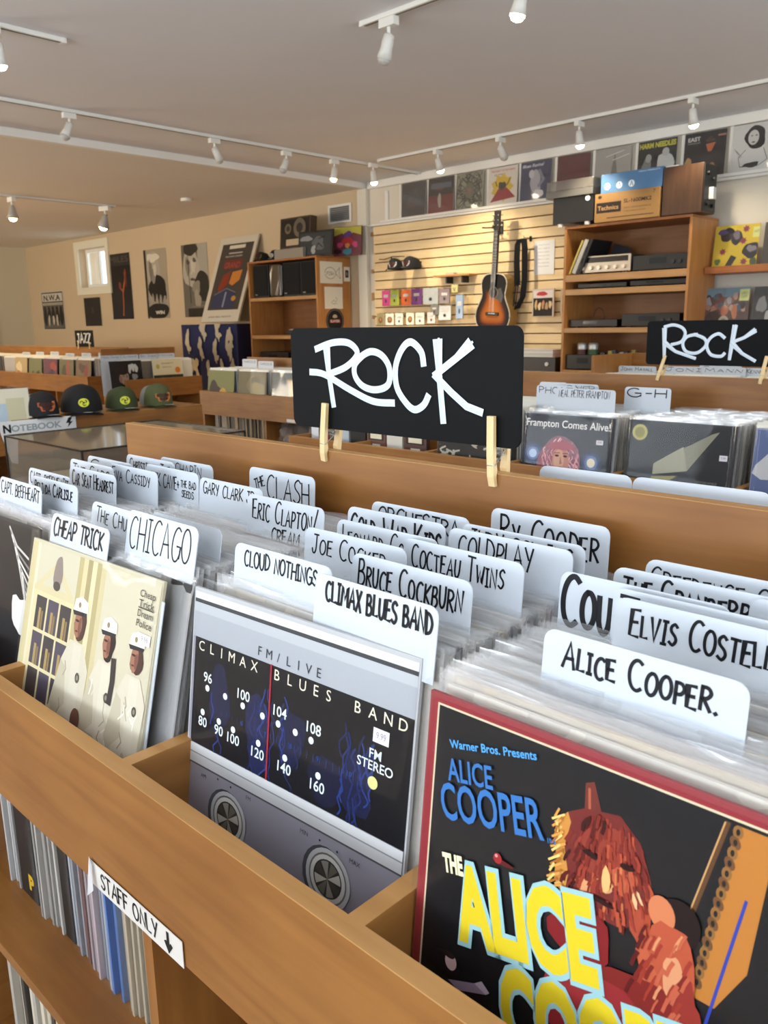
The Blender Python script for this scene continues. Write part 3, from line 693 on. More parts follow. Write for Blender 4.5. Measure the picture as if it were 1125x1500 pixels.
R2 = [[(0.0674, 0.1285), (0.0968, 0.1344), (0.1267, 0.1249), (0.1376, 0.1065), (0.1263, 0.0821), (0.0942, 0.0727)], [(0.0676, 0.1254), (0.072, 0.0351)], [(0.067, 0.0819), (0.1088, 0.0511), (0.1749, 0.0304)], [(0.1684, 0.1046), (0.2007, 0.0913), (0.2066, 0.0702), (0.18, 0.0476), (0.1446, 0.0515), (0.1319, 0.076), (0.1446, 0.0974), (0.176, 0.1046)], [(0.2631, 0.0942), (0.244, 0.1061), (0.2204, 0.0943), (0.2097, 0.0703), (0.2241, 0.0433), (0.2552, 0.0377), (0.2667, 0.0468)], [(0.2929, 0.1322), (0.2831, 0.0292)], [(0.3552, 0.1171), (0.3224, 0.0942), (0.2852, 0.0795)], [(0.2852, 0.0795), (0.3203, 0.0475), (0.3599, 0.0258)]]
def sign(label, loc, w_, h_, strokes, wd, off=(0, 0), sc=1):
    t = thing('chalkboard_sign', label, 'sign', loc)
    obj('board', prism(newbm(), rrect(w_, h_, .012), 0, .005), SIGNB, t)
    a = Art(1, 1, y=-.0004, clip=False, step=.00006)
    for s_ in strokes:
        p = [(x+off[0]+.5, z+off[1]) for x, z in s_]; q = smooth(p, 5) if len(p) > 3 else smooth([p[0]]+[tuple((p[0][j]+p[-1][j])/2 for j in (0, 1))]*0+p[0:], 4)
        a.line('D3DFEA', [q], wd)
        # brushy streaks inside the marker stroke
        for dx in (-.28, .3):
            r = [(x+wd*dx*.7, z+wd*dx*.5) for x, z in q]
            a.line('DFE8F0' if dx > 0 else 'C6D3E0', [r], wd*.2)
    a.build('lettering', t); t.scale = (sc, 1, sc); return t
sign('large black sign lettered ROCK clipped to the near bin board', (-.9475, .7865, .2942), .3975, .1385, R1, .0092, (.0025, -.0065), 1.0135)
sign('smaller black sign lettered ROCK clipped to the second bin board', (-1.2975, U2Y+.4370, .2980), .400, .139, R2, .0098, (-.0085, -.0085))
def pin():
    t = thing('clothespin', '', 'clothespin')
    b1 = prism(newbm(), [(-.0045, 0), (-.0045, .084), (.0045, .084), (.0045, 0)], 0, .001); b1.free()
    # arms are profiles in the yz plane, 9 mm wide
    def arm(sgn):
        bm = newbm()
        pr = [(0, 0), (.0015, .012), (0, .020), (.0016, .028), (.0022, .040), (.006 if sgn > 0 else .0022, .084), (.014 if sgn > 0 else .0075, .084), (.0085, .038), (.0075, .012), (.0045, 0)]
        A_ = [bm.verts.new((-.0048, sgn*y, z)) for y, z in pr]; Bv = [bm.verts.new((.0048, sgn*y, z)) for y, z in pr]
        n = len(pr); bm.faces.new(A_); bm.faces.new(list(reversed(Bv)))
        for k in range(n): bm.faces.new((A_[k], Bv[k], Bv[(k+1) % n], A_[(k+1) % n]))
        bmesh.ops.recalc_face_normals(bm, faces=bm.faces[:]); return bm
    g = .009
    bm = arm(-1); bm.transform(Matrix.Translation((0, -g, 0))); obj('front_arm', bm, WPIN, t)
    bm = arm(1); bm.transform(Matrix.Translation((.0, g, 0))); bm.transform(Matrix.Translation((0, 0, 0))); obj('back_arm', bm, WPIN, t)
    bm = newbm(); pts = [(.0062, -g-.004+.00045*k, .034+.004*math.sin(k*1.2)) for k in range(1)]
    hel = [(-.007+.014*k/40, .0035*math.cos(k*.9), .040+.0035*math.sin(k*.9)) for k in range(41)]
    tube(bm, hel, .0006, 5)
    tube(bm, [(.0070, .003, .0425), (.0070, -.004, .036), (.0068, -g-.0078, .026), (-.0050, -g-.0082, .026)], .0006, 5)
    tube(bm, [(-.0070, .003, .0425), (-.0068, .010, .036), (-.0060, g+.0078, .026), (.0050, g+.0082, .026)], .0006, 5)
    obj('spring', bm, mat('A9A9A6', .3, 1), t); return t
p0 = pin()
PINS = [((-.8785, .794, .2475), .10, 'left clothespin holding the large ROCK sign'), ((-.5785, .794, .2475), -.02, 'right clothespin holding the large ROCK sign'),
        ((-1.252, U2Y+.444, .2475), .30, 'left clothespin holding the smaller ROCK sign'), ((-.925, U2Y+.444, .2475), .18, 'right clothespin holding the smaller ROCK sign')]
for i, (l, tilt, lab) in enumerate(PINS):
    if i == 0:
        p0.location = l; p0.rotation_euler = (0, tilt, 0); p0['label'] = lab; p0['group'] = 'wooden clothespins holding the signs'
    else: dup(p0, l, (0, tilt, 0), lab)

# staff only strip, tape and red tag on the near bin
t = thing('shelf_label', 'white plastic strip lettered STAFF ONLY with a down arrow on the near rail', 'label', (-.803, .3485, -.171))
obj('strip', B(0, .186, -.0006, 0, .004, .034), mat('D9D6D0', .4), t)
a = Art(.186, .03, y=-.0009, clip=False); a.hand('26262A', 'STAFF ONLY', .13-.0, .22, .62, .09, width=.62); a.line('1A1A1E', [[(.86, .85), (.86, .3)], [(.835, .45), (.862, .2), (.89, .45)]], .16)
o = a.build('lettering', t); o.location = (.093, 0, .004)
bm = newbm(); 
for q in ([(0, -.001, .038), (.012, -.004, .036), (.014, -.006, .004), (.004, -.009, -.006)],): bm.faces.new([bm.verts.new(v) for v in q])
bmesh.ops.solidify(bm, geom=bm.faces[:], thickness=.0006); obj('torn_tape', bm, mat('F4F4F6', .25), t)
t = thing('paper_tag', 'red paper tag with handwriting on the storage shelf edge', 'tag', (-.806, .3618, -.511))
bm = prism(newbm(), [(0, 0), (.07, 0), (.066, .022), (.03, .030), (.004, .020)], 0, .0008); obj('paper', bm, mat('B4565A', .6), t)
a = Art(.07, .03, y=-.0006, clip=False); a.hand('2A2226', 'Used', .1, .30, .42, .08, width=.5); o = a.build('lettering', t); o.location = (.035, 0, 0)

# records stored spine-out below the near bin
def spine_mesh(col, th, h=.312, d=.312): return mesh(B(0, th, 0, d, 0, h, bev=.0006), mat(col, .45))
def spine_sleeve(seed, th, h=.314, d=.322):
    r = random.Random(seed); bm = newbm()
    for s_ in (0, 1):
        x = -.0005 if s_ == 0 else th+.0005; rows = []
        for j in range(9):
            z = h*j/8; rows.append([bm.verts.new((x+r.uniform(-.0006, .0006), y, z-(.003 if (j == 0 and y < 0) else 0)+r.uniform(-.0015, .0015)*(y < 0))) for y in (-.010+r.uniform(-.003, .003), -.001, d*.5, d)])
        for a_, b_ in zip(rows, rows[1:]):
            for i in range(3): bm.faces.new((a_[i], a_[i+1], b_[i+1], b_[i]))
    return mesh(bm, CLEAR, True)
SPS = [spine_sleeve(k, .0055) for k in range(4)]
SPC = {}
def stored(x, z, yf, xr, seq, label, group, d=.312, lean=0, name='record'):
    r = random.Random(int(x*1000)); k = 0
    while x < xr:
        c, th = seq(r, x); m = SPC.setdefault((c, th), spine_mesh(c, th))
        t = thing(name, label(c, th, x), name.replace('_', ' '), (x, yf+r.uniform(-.006, .006), z+.0002), (0, lean+r.uniform(-.01, .01), 0), group)
        obj('jacket', m, None, t)
        if th < .005 or th == .0055: obj('sleeve', r.choice(SPS), None, t)
        x += th+.0024
SEQ = [(-1.375, '8F9298'), (-1.297, 'BDBDBE'), (-1.241, '17181A'), (-1.207, '6F8FA8'), (-1.138, 'B4B2AE'), (-1.105, '161616'), (-1.060, 'A9AFB8'), (-1.045, '6E4A44'), (-1.005, 'C6B8BE'), (-0.980, 'B0B4BC'), (-0.943, '4F74B0'), (-0.790, 'BDB29E'), (-0.765, '9A9A9A'), (-0.700, '2C3038')]
SPN = ['grey', 'white', '', 'steel blue', 'light grey', '', 'blue-grey', 'dark reddish', 'pinkish white', 'cool pale grey', 'strong blue', 'cream', 'mid grey', 'dark slate']
def seq1(r, x):
    for lim, c in SEQ:
        if x < lim:
            if c == '17181A': return c, .062
            if c == '161616': return c, .030
            base = [int(c[i:i+2], 16) for i in (0, 2, 4)]; k = r.choice((.85, .95, 1, 1.08))
            return '%02X%02X%02X' % tuple(min(255, int(v*k)) for v in base), .0055
    return '55585C', .0045
def lab1(c, th, x):
    if c == '17181A': return 'thick black box set with a small yellow letter P under the near bin'
    if c == '161616': return 'narrow black box set standing among grey record spines under the near bin'
    i = [j for j, q in enumerate(SEQ) if x < q[0]]; i = i[0] if i else 13
    return SPN[i]+' record spine under the near bin'
stored(-1.330, -.481, .440, -.738, seq1, lab1, 'records stored spine-out under the near bin')
for o in list(S.objects):
    if o.get('label', '').startswith('thick black box'):
        a = Art(.05, .05, y=-.0006, clip=False); a.type('D8B030', 'P', .55, .40, .55, bold=.05); q = a.build('lettering', o); q.location = (.031, 0, 0); break
def seqr(cols, th=(.0045, .0045, .006)): return lambda r, x: (r.choice(cols), r.choice(th))
GREY = ['B9B6B0', '8C8A88', 'D2CEC6', '3A3A3E', '6E5A48', '5A6E88', 'C6B8A0', '23242A']
stored(-.56, -.481, .430, -.42, seqr(GREY), lambda c, th, x: 'sleeved record leaning at the right end of the shelf under the near bin', 'records at the right end of the near storage shelf')
stored(-1.27, -.822, .40, -1.0, seqr(['C8C0AC', 'B4B0A8', '3E3A38', 'D8D0BE'], (.009, .012)), lambda c, th, x: 'cream record standing on the bottom shelf under the near bin', 'records on the bottom shelf under the near bin')

# ---------------------------------------------------------------- second bin: covers, records, cards
def colx(k): return U2X+.018+U2P*k+.171
def fill(xc, y0, y1, z, n, lab, group, yaw=0, l0=.12, l1=.06, mats=None):
    for i in range(n):
        y = y0+(y1-y0)*(i+.5)/n
        record(lab, (xc+random.uniform(-.004, .004), y, z+random.uniform(-.004, .004)), yaw, l0+(l1-l0)*i/n, jm=random.choice(mats or JM), group=group)
def pack(name, label, xc, y0, y1, z, n, rot=0, origin=None, wj=.312):
    """many packed sleeves joined into one countless filling"""
    bm = newbm(); r = random.Random(int(abs(xc*100)+y0*10))
    L_ = []
    for i in range(n):
        y = y0+(y1-y0)*(i+.5)/n; dz = r.uniform(-.004, .004); dx = r.uniform(-.004, .004); m_ = r.randrange(5)
        n0 = len(bm.faces); box(bm, xc-wj/2+dx, xc+wj/2+dx, y, y+(y1-y0)/n*.72, z-.30, z+dz)
        bm.faces.ensure_lookup_table()
        for f in bm.faces[n0:]: f.material_index = m_
        n0 = len(bm.faces)
        box(bm, xc-.160+dx, xc+.160+dx, y+(y1-y0)/n*.74, y+(y1-y0)/n*.80, z-.29, z+dz+.014)
        bm.faces.ensure_lookup_table()
        for f in bm.faces[n0:]: f.material_index = 5
    o = obj(name, bm, [mat(c, .45) for c in ('DAD4C6', '6B6258', 'B4B0AA', '8E9AA6', '3E3C3E')]+[mat('F0EDE2', .25)])
    if origin: o.location = origin; o.rotation_euler = (0, 0, rot)
    tag(o, label, 'records', None, 'stuff'); return o
# cover art
def art_blonde():
    a = A12(); a.rect('22242C', 0, 0, 1, 1)
    for u, v, c in ((.13, .60, 'B8CCE8'), (.80, .56, 'E8E2C4')):
        for k in range(4): a.ell(['2C3450', '3C4870', '6A7CA8', c][k], u, v, .12-.025*k, .12-.025*k)
    R_ = random.Random(2); a.blob('8A5260', .45, .50, .26, .29, 5, .12)
    for i in range(70):
        t_ = R_.uniform(-.4, 3.54); rr = R_.uniform(.13, .25); x = .45+rr*math.cos(t_)*.95; y = .52+rr*math.sin(t_)*1.05-(.1 if t_ < 0 or t_ > 3.1 else 0)
        a.line(['C67C88', 'E0A2A4', '9A5866', 'D48E94', 'F0BEBA'][i % 5], [smooth([(x, y), (x+.02*math.cos(t_+1.2), y-.02), (x+.03*math.cos(t_+2), y-.05), (x+.01, y-.08), (x+.02, y-.10)], 2)], .010)
    a.ell('C89080', .46, .545, .098, .150); a.ell('D8A890', .44, .56, .06, .11); a.blob('B87680', .45, .70, .13, .05, 3, .3)
    for u in (.415, .51): a.ell('4A2E34', u, .60, .024, .011); a.line('6A4048', [[(u-.03, .625), (u+.03, .63)]], .007)
    a.poly('B07868', [(.455, .60), (.478, .52), (.45, .515)]); a.ell('9A3A44', .465, .475, .030, .016); a.ell('2A1014', .465, .475, .018, .007); a.ell('B88070', .46, .42, .03, .012)
    a.type('F2F0EC', 'Frampton Comes Alive!', .03, .885, .075, width=.95, bold=.012); a.price(.84, .745, .075, .045); return a
def art_ramp():
    a = A12(); a.rect('2C2D30', 0, 0, 1, 1); a.poly('8C8C78', [(.28, .62), (.80, .93), (.86, .95), (.60, .58), (.28, .52)]); a.poly('A6A48C', [(.28, .62), (.55, .80), (.60, .58), (.28, .52)])
    a.poly('8E8648', [(.27, .50), (.52, .53), (.26, .36)]); a.line('1A1A1C', [[(.27, .515), (.56, .56)]], .008); a.ell('B8B060', .12, .90, .075, .075); a.ell('8E8A48', .12, .90, .05, .05)
    a.type('8A8A88', 'ANOTHER WORLD', .68, .48, .022, width=.2); a.type('8A8A88', 'YELLOW HOUSE', .66, .44, .026, width=.24); a.price(.88, .70, .07, .05); return a
def art_zebra():
    a = A12(); a.rect('2A2826', 0, 0, 1, 1); r = random.Random(3)
    for i in range(42):
        x, y = r.random(), r.random(); p = [(x, y)]
        for k in range(4): x += r.uniform(-.07, .07); y += r.uniform(-.05, .05); p.append((x, y))
        a.line('B8B0A0', [smooth(p, 3)], .02)
    return a
def art_blue():
    a = A12(); a.rect('5E6C96', 0, 0, 1, 1); a.blob('C6C8CC', .3, .7, .25, .16, 3, .3); a.blob('22304A', .5, .5, .14, .14, 5, .2); a.blob('8E86B0', .4, .3, .3, .1, 8, .3); a.blob('D0CCC0', .6, .15, .4, .08, 9, .3); a.blob('A8AE70', .3, .04, .2, .05, 2, .2); return a
YT = U2Y+.075
album('album cover with a pink haired singer and the words Frampton Comes Alive!', art_blonde(), (colx(3)-.008, YT+.006, .156), .03, .10, '3A3C44')
album('black album cover with a pale diagonal ramp shape and round gold sticker', art_ramp(), (colx(4)-.006, YT+.008, .158), .03, .10, '2C2D30')
album('pale blue album cover at the right picture edge beyond the ramp album', art_blue(), (colx(5)+.000, YT, .160), .02, .10, '8E96B0')
album('album cover of tangled zebra-like lines seen under the large ROCK sign', art_zebra(), (colx(2)-.0, YT, .150), .02, .10, '2A2826')
g2 = 'sleeved records packed in the second bin'
for k in (2, 5): pack('packed_records', 'packed sleeves in the second bin behind the '+('zebra-lined album' if k == 2 else 'pale blue album'), colx(k), YT+.014, U2Y+.42, .156, 40)
for k, n in ((3, 18), (4, 20)):
    nm = {3: 'behind the pink haired singer album', 4: 'behind the black ramp album', 5: 'behind the pale blue album', 2: 'behind the zebra-lined album'}[k]
    fill(colx(k), YT+.012, U2Y+.425, .156, n, 'sleeved record packed in the second bin '+nm, 'records in the second bin '+nm, mats=[JM[i] for i in (0, 4, 2, 11, 12, 14, 16, 8, 3)])
pack('packed_records', 'packed sleeves in the second bin toward the right edge', colx(6), YT, U2Y+.42, .156, 40)
def simple_card(label, text, x0, y, zt, wt=.152, cx=None, group=None, sw=.03, rot=0, blank=False, zb=-.14, body=.150, lh=.42):
    t = thing('divider_card', label, 'divider card', (x0+wt/2, y, zb), (-.04, 0, rot), group)
    obj('card', card_bm(cx if cx is not None else x0+wt/2, x0, wt, zt, zb=zb, body=body, wb=.26 if cx is not None else wt+.012), CARD, t)
    if text:
        a = Art(wt, .075, y=-.0004, clip=False); a.hand(INK, text, .07, .92-lh*.62, lh*.62, sw*.7, width=.84)
        o = a.build('lettering', t); o.location = (0, 0, zt-zb-.075)
    return t
GC = 'lettered divider cards in the second bin'
simple_card('white card lettered NEAL PETER FRAMPTON behind the pink haired singer album', 'NEAL PETER FRAMPTON', -1.468, 2.30, .232, .215, colx(3), GC, .034, lh=.46)
simple_card('white card lettered PHONE half hidden behind the NEAL PETER FRAMPTON card', 'PHONE', -1.565, 2.34, .235, .15, colx(3), GC, .04)
simple_card('white card lettered GNFR behind the PHONE card in the second bin', 'GNFR', -1.51, 2.42, .237, .13, colx(3), GC, .03)
simple_card('thin white card top beside the large ROCK sign edge in the second bin', '', -1.62, 2.44, .238, .11, colx(3), GC)
simple_card('white card boldly lettered G-H above the black ramp album', 'G-H', -1.268, 2.385, .238, .152, colx(4), GC, .07, lh=.52)
# cards of the near island's back half, seen from behind
for lab, x0, wt in (('left blank white card just behind the near board below the pink haired singer', -.555, .122), ('right blank white card just behind the near board below the black ramp album', -.432, .150)):
    simple_card(lab, '', x0, .830, .268, wt, x0+wt/2, 'blank cards behind the near board', body=.155)
# small things at the left end of the second bin
def slab(name, label, cat, x, w_, z, h_, col, y=2.25, th=.02, group=None, art=None):
    t = thing(name, label, cat, (x, y, -.15), 0, group); obj('cover', B(0, w_, 0, th, 0, z+h_+.15, bev=.001), mat(col, .45), t)
    if art: o = art.build('cover_print', t); o.location = (w_/2, 0, z+.15)
    return t
for i, (x, w_, c, lab) in enumerate(((-2.60, .045, 'D8D8DA', 'white book spine under the left half of the ROCK sign'), (-2.553, .02, '25222A', 'thin black book spine next to the white one under the sign'), (-2.525, .03, 'B04A5A', 'red and pink book spine behind the left clothespin'),
                                  (-2.490, .06, '6A5A44', 'brown book spine right of the left clothespin'), (-2.425, .05, 'B4BCC0', 'pale grey book spine under the ROCK sign'))):
    slab('book', lab, 'book', x, w_, -.02, .075, c, th=.14, group='books in the second bin under the ROCK sign')
slab('book', 'plain black case under the middle of the ROCK sign', 'book', -2.365, .085, -.02, .075, '101012', th=.14)
for i, (x, w_, c, lab) in enumerate(((-2.272, .10, '6A4A3E', 'brown boxed card with a cream window, leftmost of the two'), (-2.165, .08, 'D8D2C4', 'plain cream boxed card between two brown ones'), (-2.075, .11, '5A3E38', 'brown boxed card with a cream window beside the zebra album'))):
    a = Art(w_, .10, y=-.0006, clip=False)
    if c != 'D8D2C4': a.rect('3A2A24', .1, .45, .9, .95); a.rect('E4DCC0', .2, .5, .8, .9); a.rect('D8D0C0', .3, .06, .72, .30)
    slab('boxed_card', lab, 'boxed card', x, w_, -.04, .10, c, th=.02, art=a)

# ---------------------------------------------------------------- other bins
def far_cover(label, cols, x, y, z, yaw=0, group=None, words=None, seed=0, lean=.10):
    a = A12(); r = random.Random(seed); a.rect(cols[0], 0, 0, 1, 1)
    for i, c in enumerate(cols[1:]): a.blob(c, r.uniform(.25, .75), r.uniform(.35, .8), r.uniform(.12, .26), r.uniform(.12, .24), seed*7+i, .3)
    return album(label, a, (x, y, z), yaw, lean, cols[0], group)
gx = lambda k: U3X+.018+.36*k+.171
far_cover('green album cover with a dark figure, left end of the aisle bin', ['7A7C48', '3A2624', '2E1E1E', 'C89A38'], gx(0), U3Y+.065, .143, seed=4)
far_cover('olive brown album cover second from the left in the aisle bin', ['6A6248', '7E7658', '58523E', '8A7E50'], gx(1), U3Y+.065, .145, seed=5)
far_cover('grey album cover with a tan guitar shape left of the ROCK sign', ['5A5A52', 'B08E58', '6E6A60', '4A4844'], gx(2), U3Y+.065, .147, seed=6)
far_cover('plain white album cover touching the left edge of the ROCK sign', ['DAD6CE', 'C8C2B8'], gx(3), U3Y+.065, .15, seed=7)
for k in range(6): pack('packed_records', ['packed sleeves behind the green album in the aisle bin', 'packed sleeves behind the olive album in the aisle bin', 'packed sleeves behind the grey guitar album in the aisle bin', 'packed sleeves behind the white album in the aisle bin', 'packed sleeves in the aisle bin hidden behind the ROCK sign', 'packed sleeves at the right end of the aisle bin'][k], gx(k)-.01, U3Y+.075, U3Y+.425, .140, 36)
for k, (x, y, zt, lb) in enumerate(((-4.93, 3.62, .215, 'two tone card at the left end of the aisle bin'), (-4.72, 3.60, .205, 'card second from left in the aisle bin'), (-4.34, 3.66, .215, 'card left of the ROCK sign in the aisle bin'), (-4.22, 3.56, .20, 'front card beside the grey guitar album'), (-4.02, 3.68, .215, 'card touching the ROCK sign edge in the aisle bin'))):
    simple_card('white '+lb, ['SOUL', 'JAZZ', 'FOLK', 'BLUES', 'COUNTRY'][k] if False else 'Various', x, y, zt, .17, None, 'divider cards in the aisle bin', .04)
stored(U3X+.10, -.42, U3Y+.05, U3X+.36*1.4, seqr(['4A4A48', '6E6A5A', '9A8A70', '2C2C2E', '8A8A88'], (.012, .02, .03)), lambda c, th, x: 'record case stored on the shelf under the aisle bin', 'cases stored under the aisle bin', name='record_case')
stored(U3X+.40, -.42, U3Y+.05, U3X+.36*1.95, seqr(['9A8A70', '7E6E5A', '2C2C2E'], (.009, .014)), lambda c, th, x: 'tan record case stored at mid shelf under the aisle bin', 'tan cases stored under the aisle bin', name='record_case')
for i, (x, z, s_) in enumerate(((-4.24, -.27, .13), (-3.98, -.33, .12))):
    bm = newbm(); bmesh.ops.create_icosphere(bm, subdivisions=3, radius=1); r = random.Random(i)
    for v in bm.verts: v.co = Vector((v.co.x*1.3, v.co.y*.9, max(v.co.z, -.8)))*s_*(1+r.uniform(-.16, .16)+.2*math.sin(v.co.x*5+v.co.z*4))
    bmesh.ops.translate(bm, verts=bm.verts, vec=(0, 0, .8*s_))
    o = obj('plastic_bag', bm, BAG); o.location = (x, U3Y+.19, -.419); tag(o, ['crumpled clear plastic bag on the shelf left of the other, under the aisle bin', 'crumpled clear plastic bag nearest the ROCK sign, under the aisle bin'][i], 'bag', 'plastic bags under the aisle bin')
o = obj('shelf_label', B(0, .12, -.0006, 0, 0, .02), mat('D8D4CC', .4)); o.location = (-4.12, U3Y-.0005, -.16); tag(o, 'short white label strip on the lower edge of the aisle bin rail', 'label')
# bin 4 cards
for k, (x, y, zt, tx) in enumerate(((-2.27, 4.20, .200, 'John Mayall'), (-2.02, 4.22, .203, 'Joni'), (-1.80, 4.20, .205, 'Mann'), (-1.86, 4.30, .207, 'Curtis'), (-1.60, 4.22, .203, 'Kenneth Beck'), (-1.36, 4.24, .205, 'Van Morrison'), (-1.10, 4.20, .205, 'Mother'))):
    simple_card('white card lettered %s rising behind the second bin board' % tx.upper(), tx, x, y, zt, .22, None, 'divider cards of the bin behind the second board', .045)
for k in range(5): pack('packed_records', ['packed sleeves in the bin before the stereo shelves, leftmost compartment', 'packed sleeves second from left before the stereo shelves', 'packed sleeves third from left before the stereo shelves', 'packed sleeves fourth from left before the stereo shelves', 'packed sleeves fifth from left before the stereo shelves'][k], U4X+.018+.36*k+.171, U4Y+.06, U4Y+.42, .15, 24)
# long left bin
lx = lambda k: -9.72+.018+.36*k+.171
LC = [(['B8A070', 'C8704A', 'D8C8A0'], 'tan album with a reddish figure in the long left bin'), (['7A7A54', '3E3A2C', '5A5A40'], 'olive album with two dark shapes in the long left bin'), (['6A3A4E', 'A0443A', '44344A'], 'purple and red album in the long left bin'),
      (['6E6A4C', 'A05048', '4E4A38'], 'moss green album with a red shape in the long left bin'), (['7A6450', '5A4638', '8A3E38'], 'brown album at the right end of the long left bin')]
LXC = [-8.72, -8.345, -8.0, -7.69]
for k in range(6):
    if k: far_cover(LC[k-1][1], LC[k-1][0], lx(k), 3.81, .150, seed=20+k)
    pack('packed_records', ['packed sleeves in the first compartment of the long left bin', 'packed sleeves behind the tan album', 'packed sleeves behind the two-shape olive album', 'packed sleeves behind the purple and red album', 'packed sleeves behind the moss green album', 'packed sleeves behind the brown album'][k], lx(k), 3.825, 4.16, .150, 30)
    simple_card('white card standing above %s in the long left bin' % ['the first compartment', 'the tan album', 'the two-shape olive album', 'the purple album', 'the moss green album', 'the brown album'][k], 'Various', lx(k)-.12, 4.02, .20+.006*(k % 3), .2, None, 'divider cards in the long left bin', .045)
stored(-9.6, -.481, 3.80, -9.0, seqr(['5A3A34', '3A2C2C', '6E5048', '8A6A58'], (.014, .022)), lambda c, th, x: 'dark record stored on the shelf under the long left bin', 'records stored under the long left bin')
for k in (3, 4, 5): pack('packed_records', ['packed sleeves in the farthest left bin, left of two others', 'packed sleeves in the farthest left bin, middle', 'packed sleeves in the farthest left bin at the picture edge'][k-3], -11.9+.018+.36*k+.171, 3.82, 4.16, .16, 20)
# end bin facing +x: covers
def endcover(label, art, y, z, col):
    q = Euler((-.10, 0, math.pi/2)).to_matrix(); base = Vector((-6.77, y, z))-q @ Vector((0, 0, JH))
    t = thing('record', label, 'record', base, (-.10, 0, math.pi/2), None)
    obj('jacket', jacket_mesh(col), None, t); obj('sleeve', SMF[0], None, t); art.build('cover_print', t); return t
a = A12(); a.rect('141212', 0, 0, 1, 1); a.ell('A08472', .42, .55, .14, .22); a.blob('1E1614', .36, .72, .18, .12, 3, .2); a.ell('8A6A5A', .30, .50, .05, .10); a.ell('3A2A24', .40, .58, .03, .012); a.ell('5E4A40', .50, .57, .02, .04)
for u in (.62, .72, .82): a.blob('C2C2C0', u, .82-.06*abs(u-.72)*5, .05, .13, int(u*50), .3)
a.blob('8E8E90', .75, .55, .08, .10, 4, .3)
endcover('black album cover with a man in profile and white carved letters, in the end bin', a, 3.72, .165, '141212')
a = A12(); a.rect('D6CCA8', 0, 0, 1, 1); a.rect('2E302C', 0, 0, 1, .55); a.ell('B8A848', .17, .80, .06, .07); a.ell('D87A2E', .83, .68, .09, .09); a.type('5A543E', 'CHARITY', .3, .86, .05, width=.4); a.type('6A644E', 'SESSION', .32, .76, .04, width=.3)
endcover('cream and dark album cover with an orange round sticker, in the end bin', a, 4.14, .165, 'D6CCA8')
for k, lb in ((0, 'packed sleeves behind the man in profile, seen edge-on'), (1, 'packed sleeves behind the cream album, seen edge-on')):
    pack('packed_records', lb, .018+.375*k+.178, .085, .42, .150, 34, math.pi/2, (-6.70, 3.69, 0))
for k, (y, tx) in enumerate(((3.66, 'Miles Davis'), (3.84, 'Coltrane'), (4.04, 'Bill Evans'), (4.22, 'Monk'))):
    t = simple_card('white card lettered %s in the end bin' % tx.upper(), tx, 0, 0, .212, .19, None, 'cards in the end bin', .04); t.location = (-6.90, y, -.14); t.rotation_euler = (-.04, 0, math.pi/2)
# sign JAZZ on the long bin's board
a_ = thing('chalkboard_sign', 'small black sign lettered JAZZ on the board of the long left bin', 'sign', (-8.60, 4.17, .262))
obj('board', prism(newbm(), rrect(.40, .17, .01), 0, .005), SIGNB, a_)
a = Art(.40, .17, y=-.0006, clip=False); a.hand('D8DAD8', 'JAZZ', .12, .25, .55, .09, width=.72); o = a.build('lettering', a_); o.location = (.2, 0, 0)
for s_ in (.06, .31): obj('clip', B(s_, s_+.012, -.008, 0, -.02, .05), WPIN, a_)

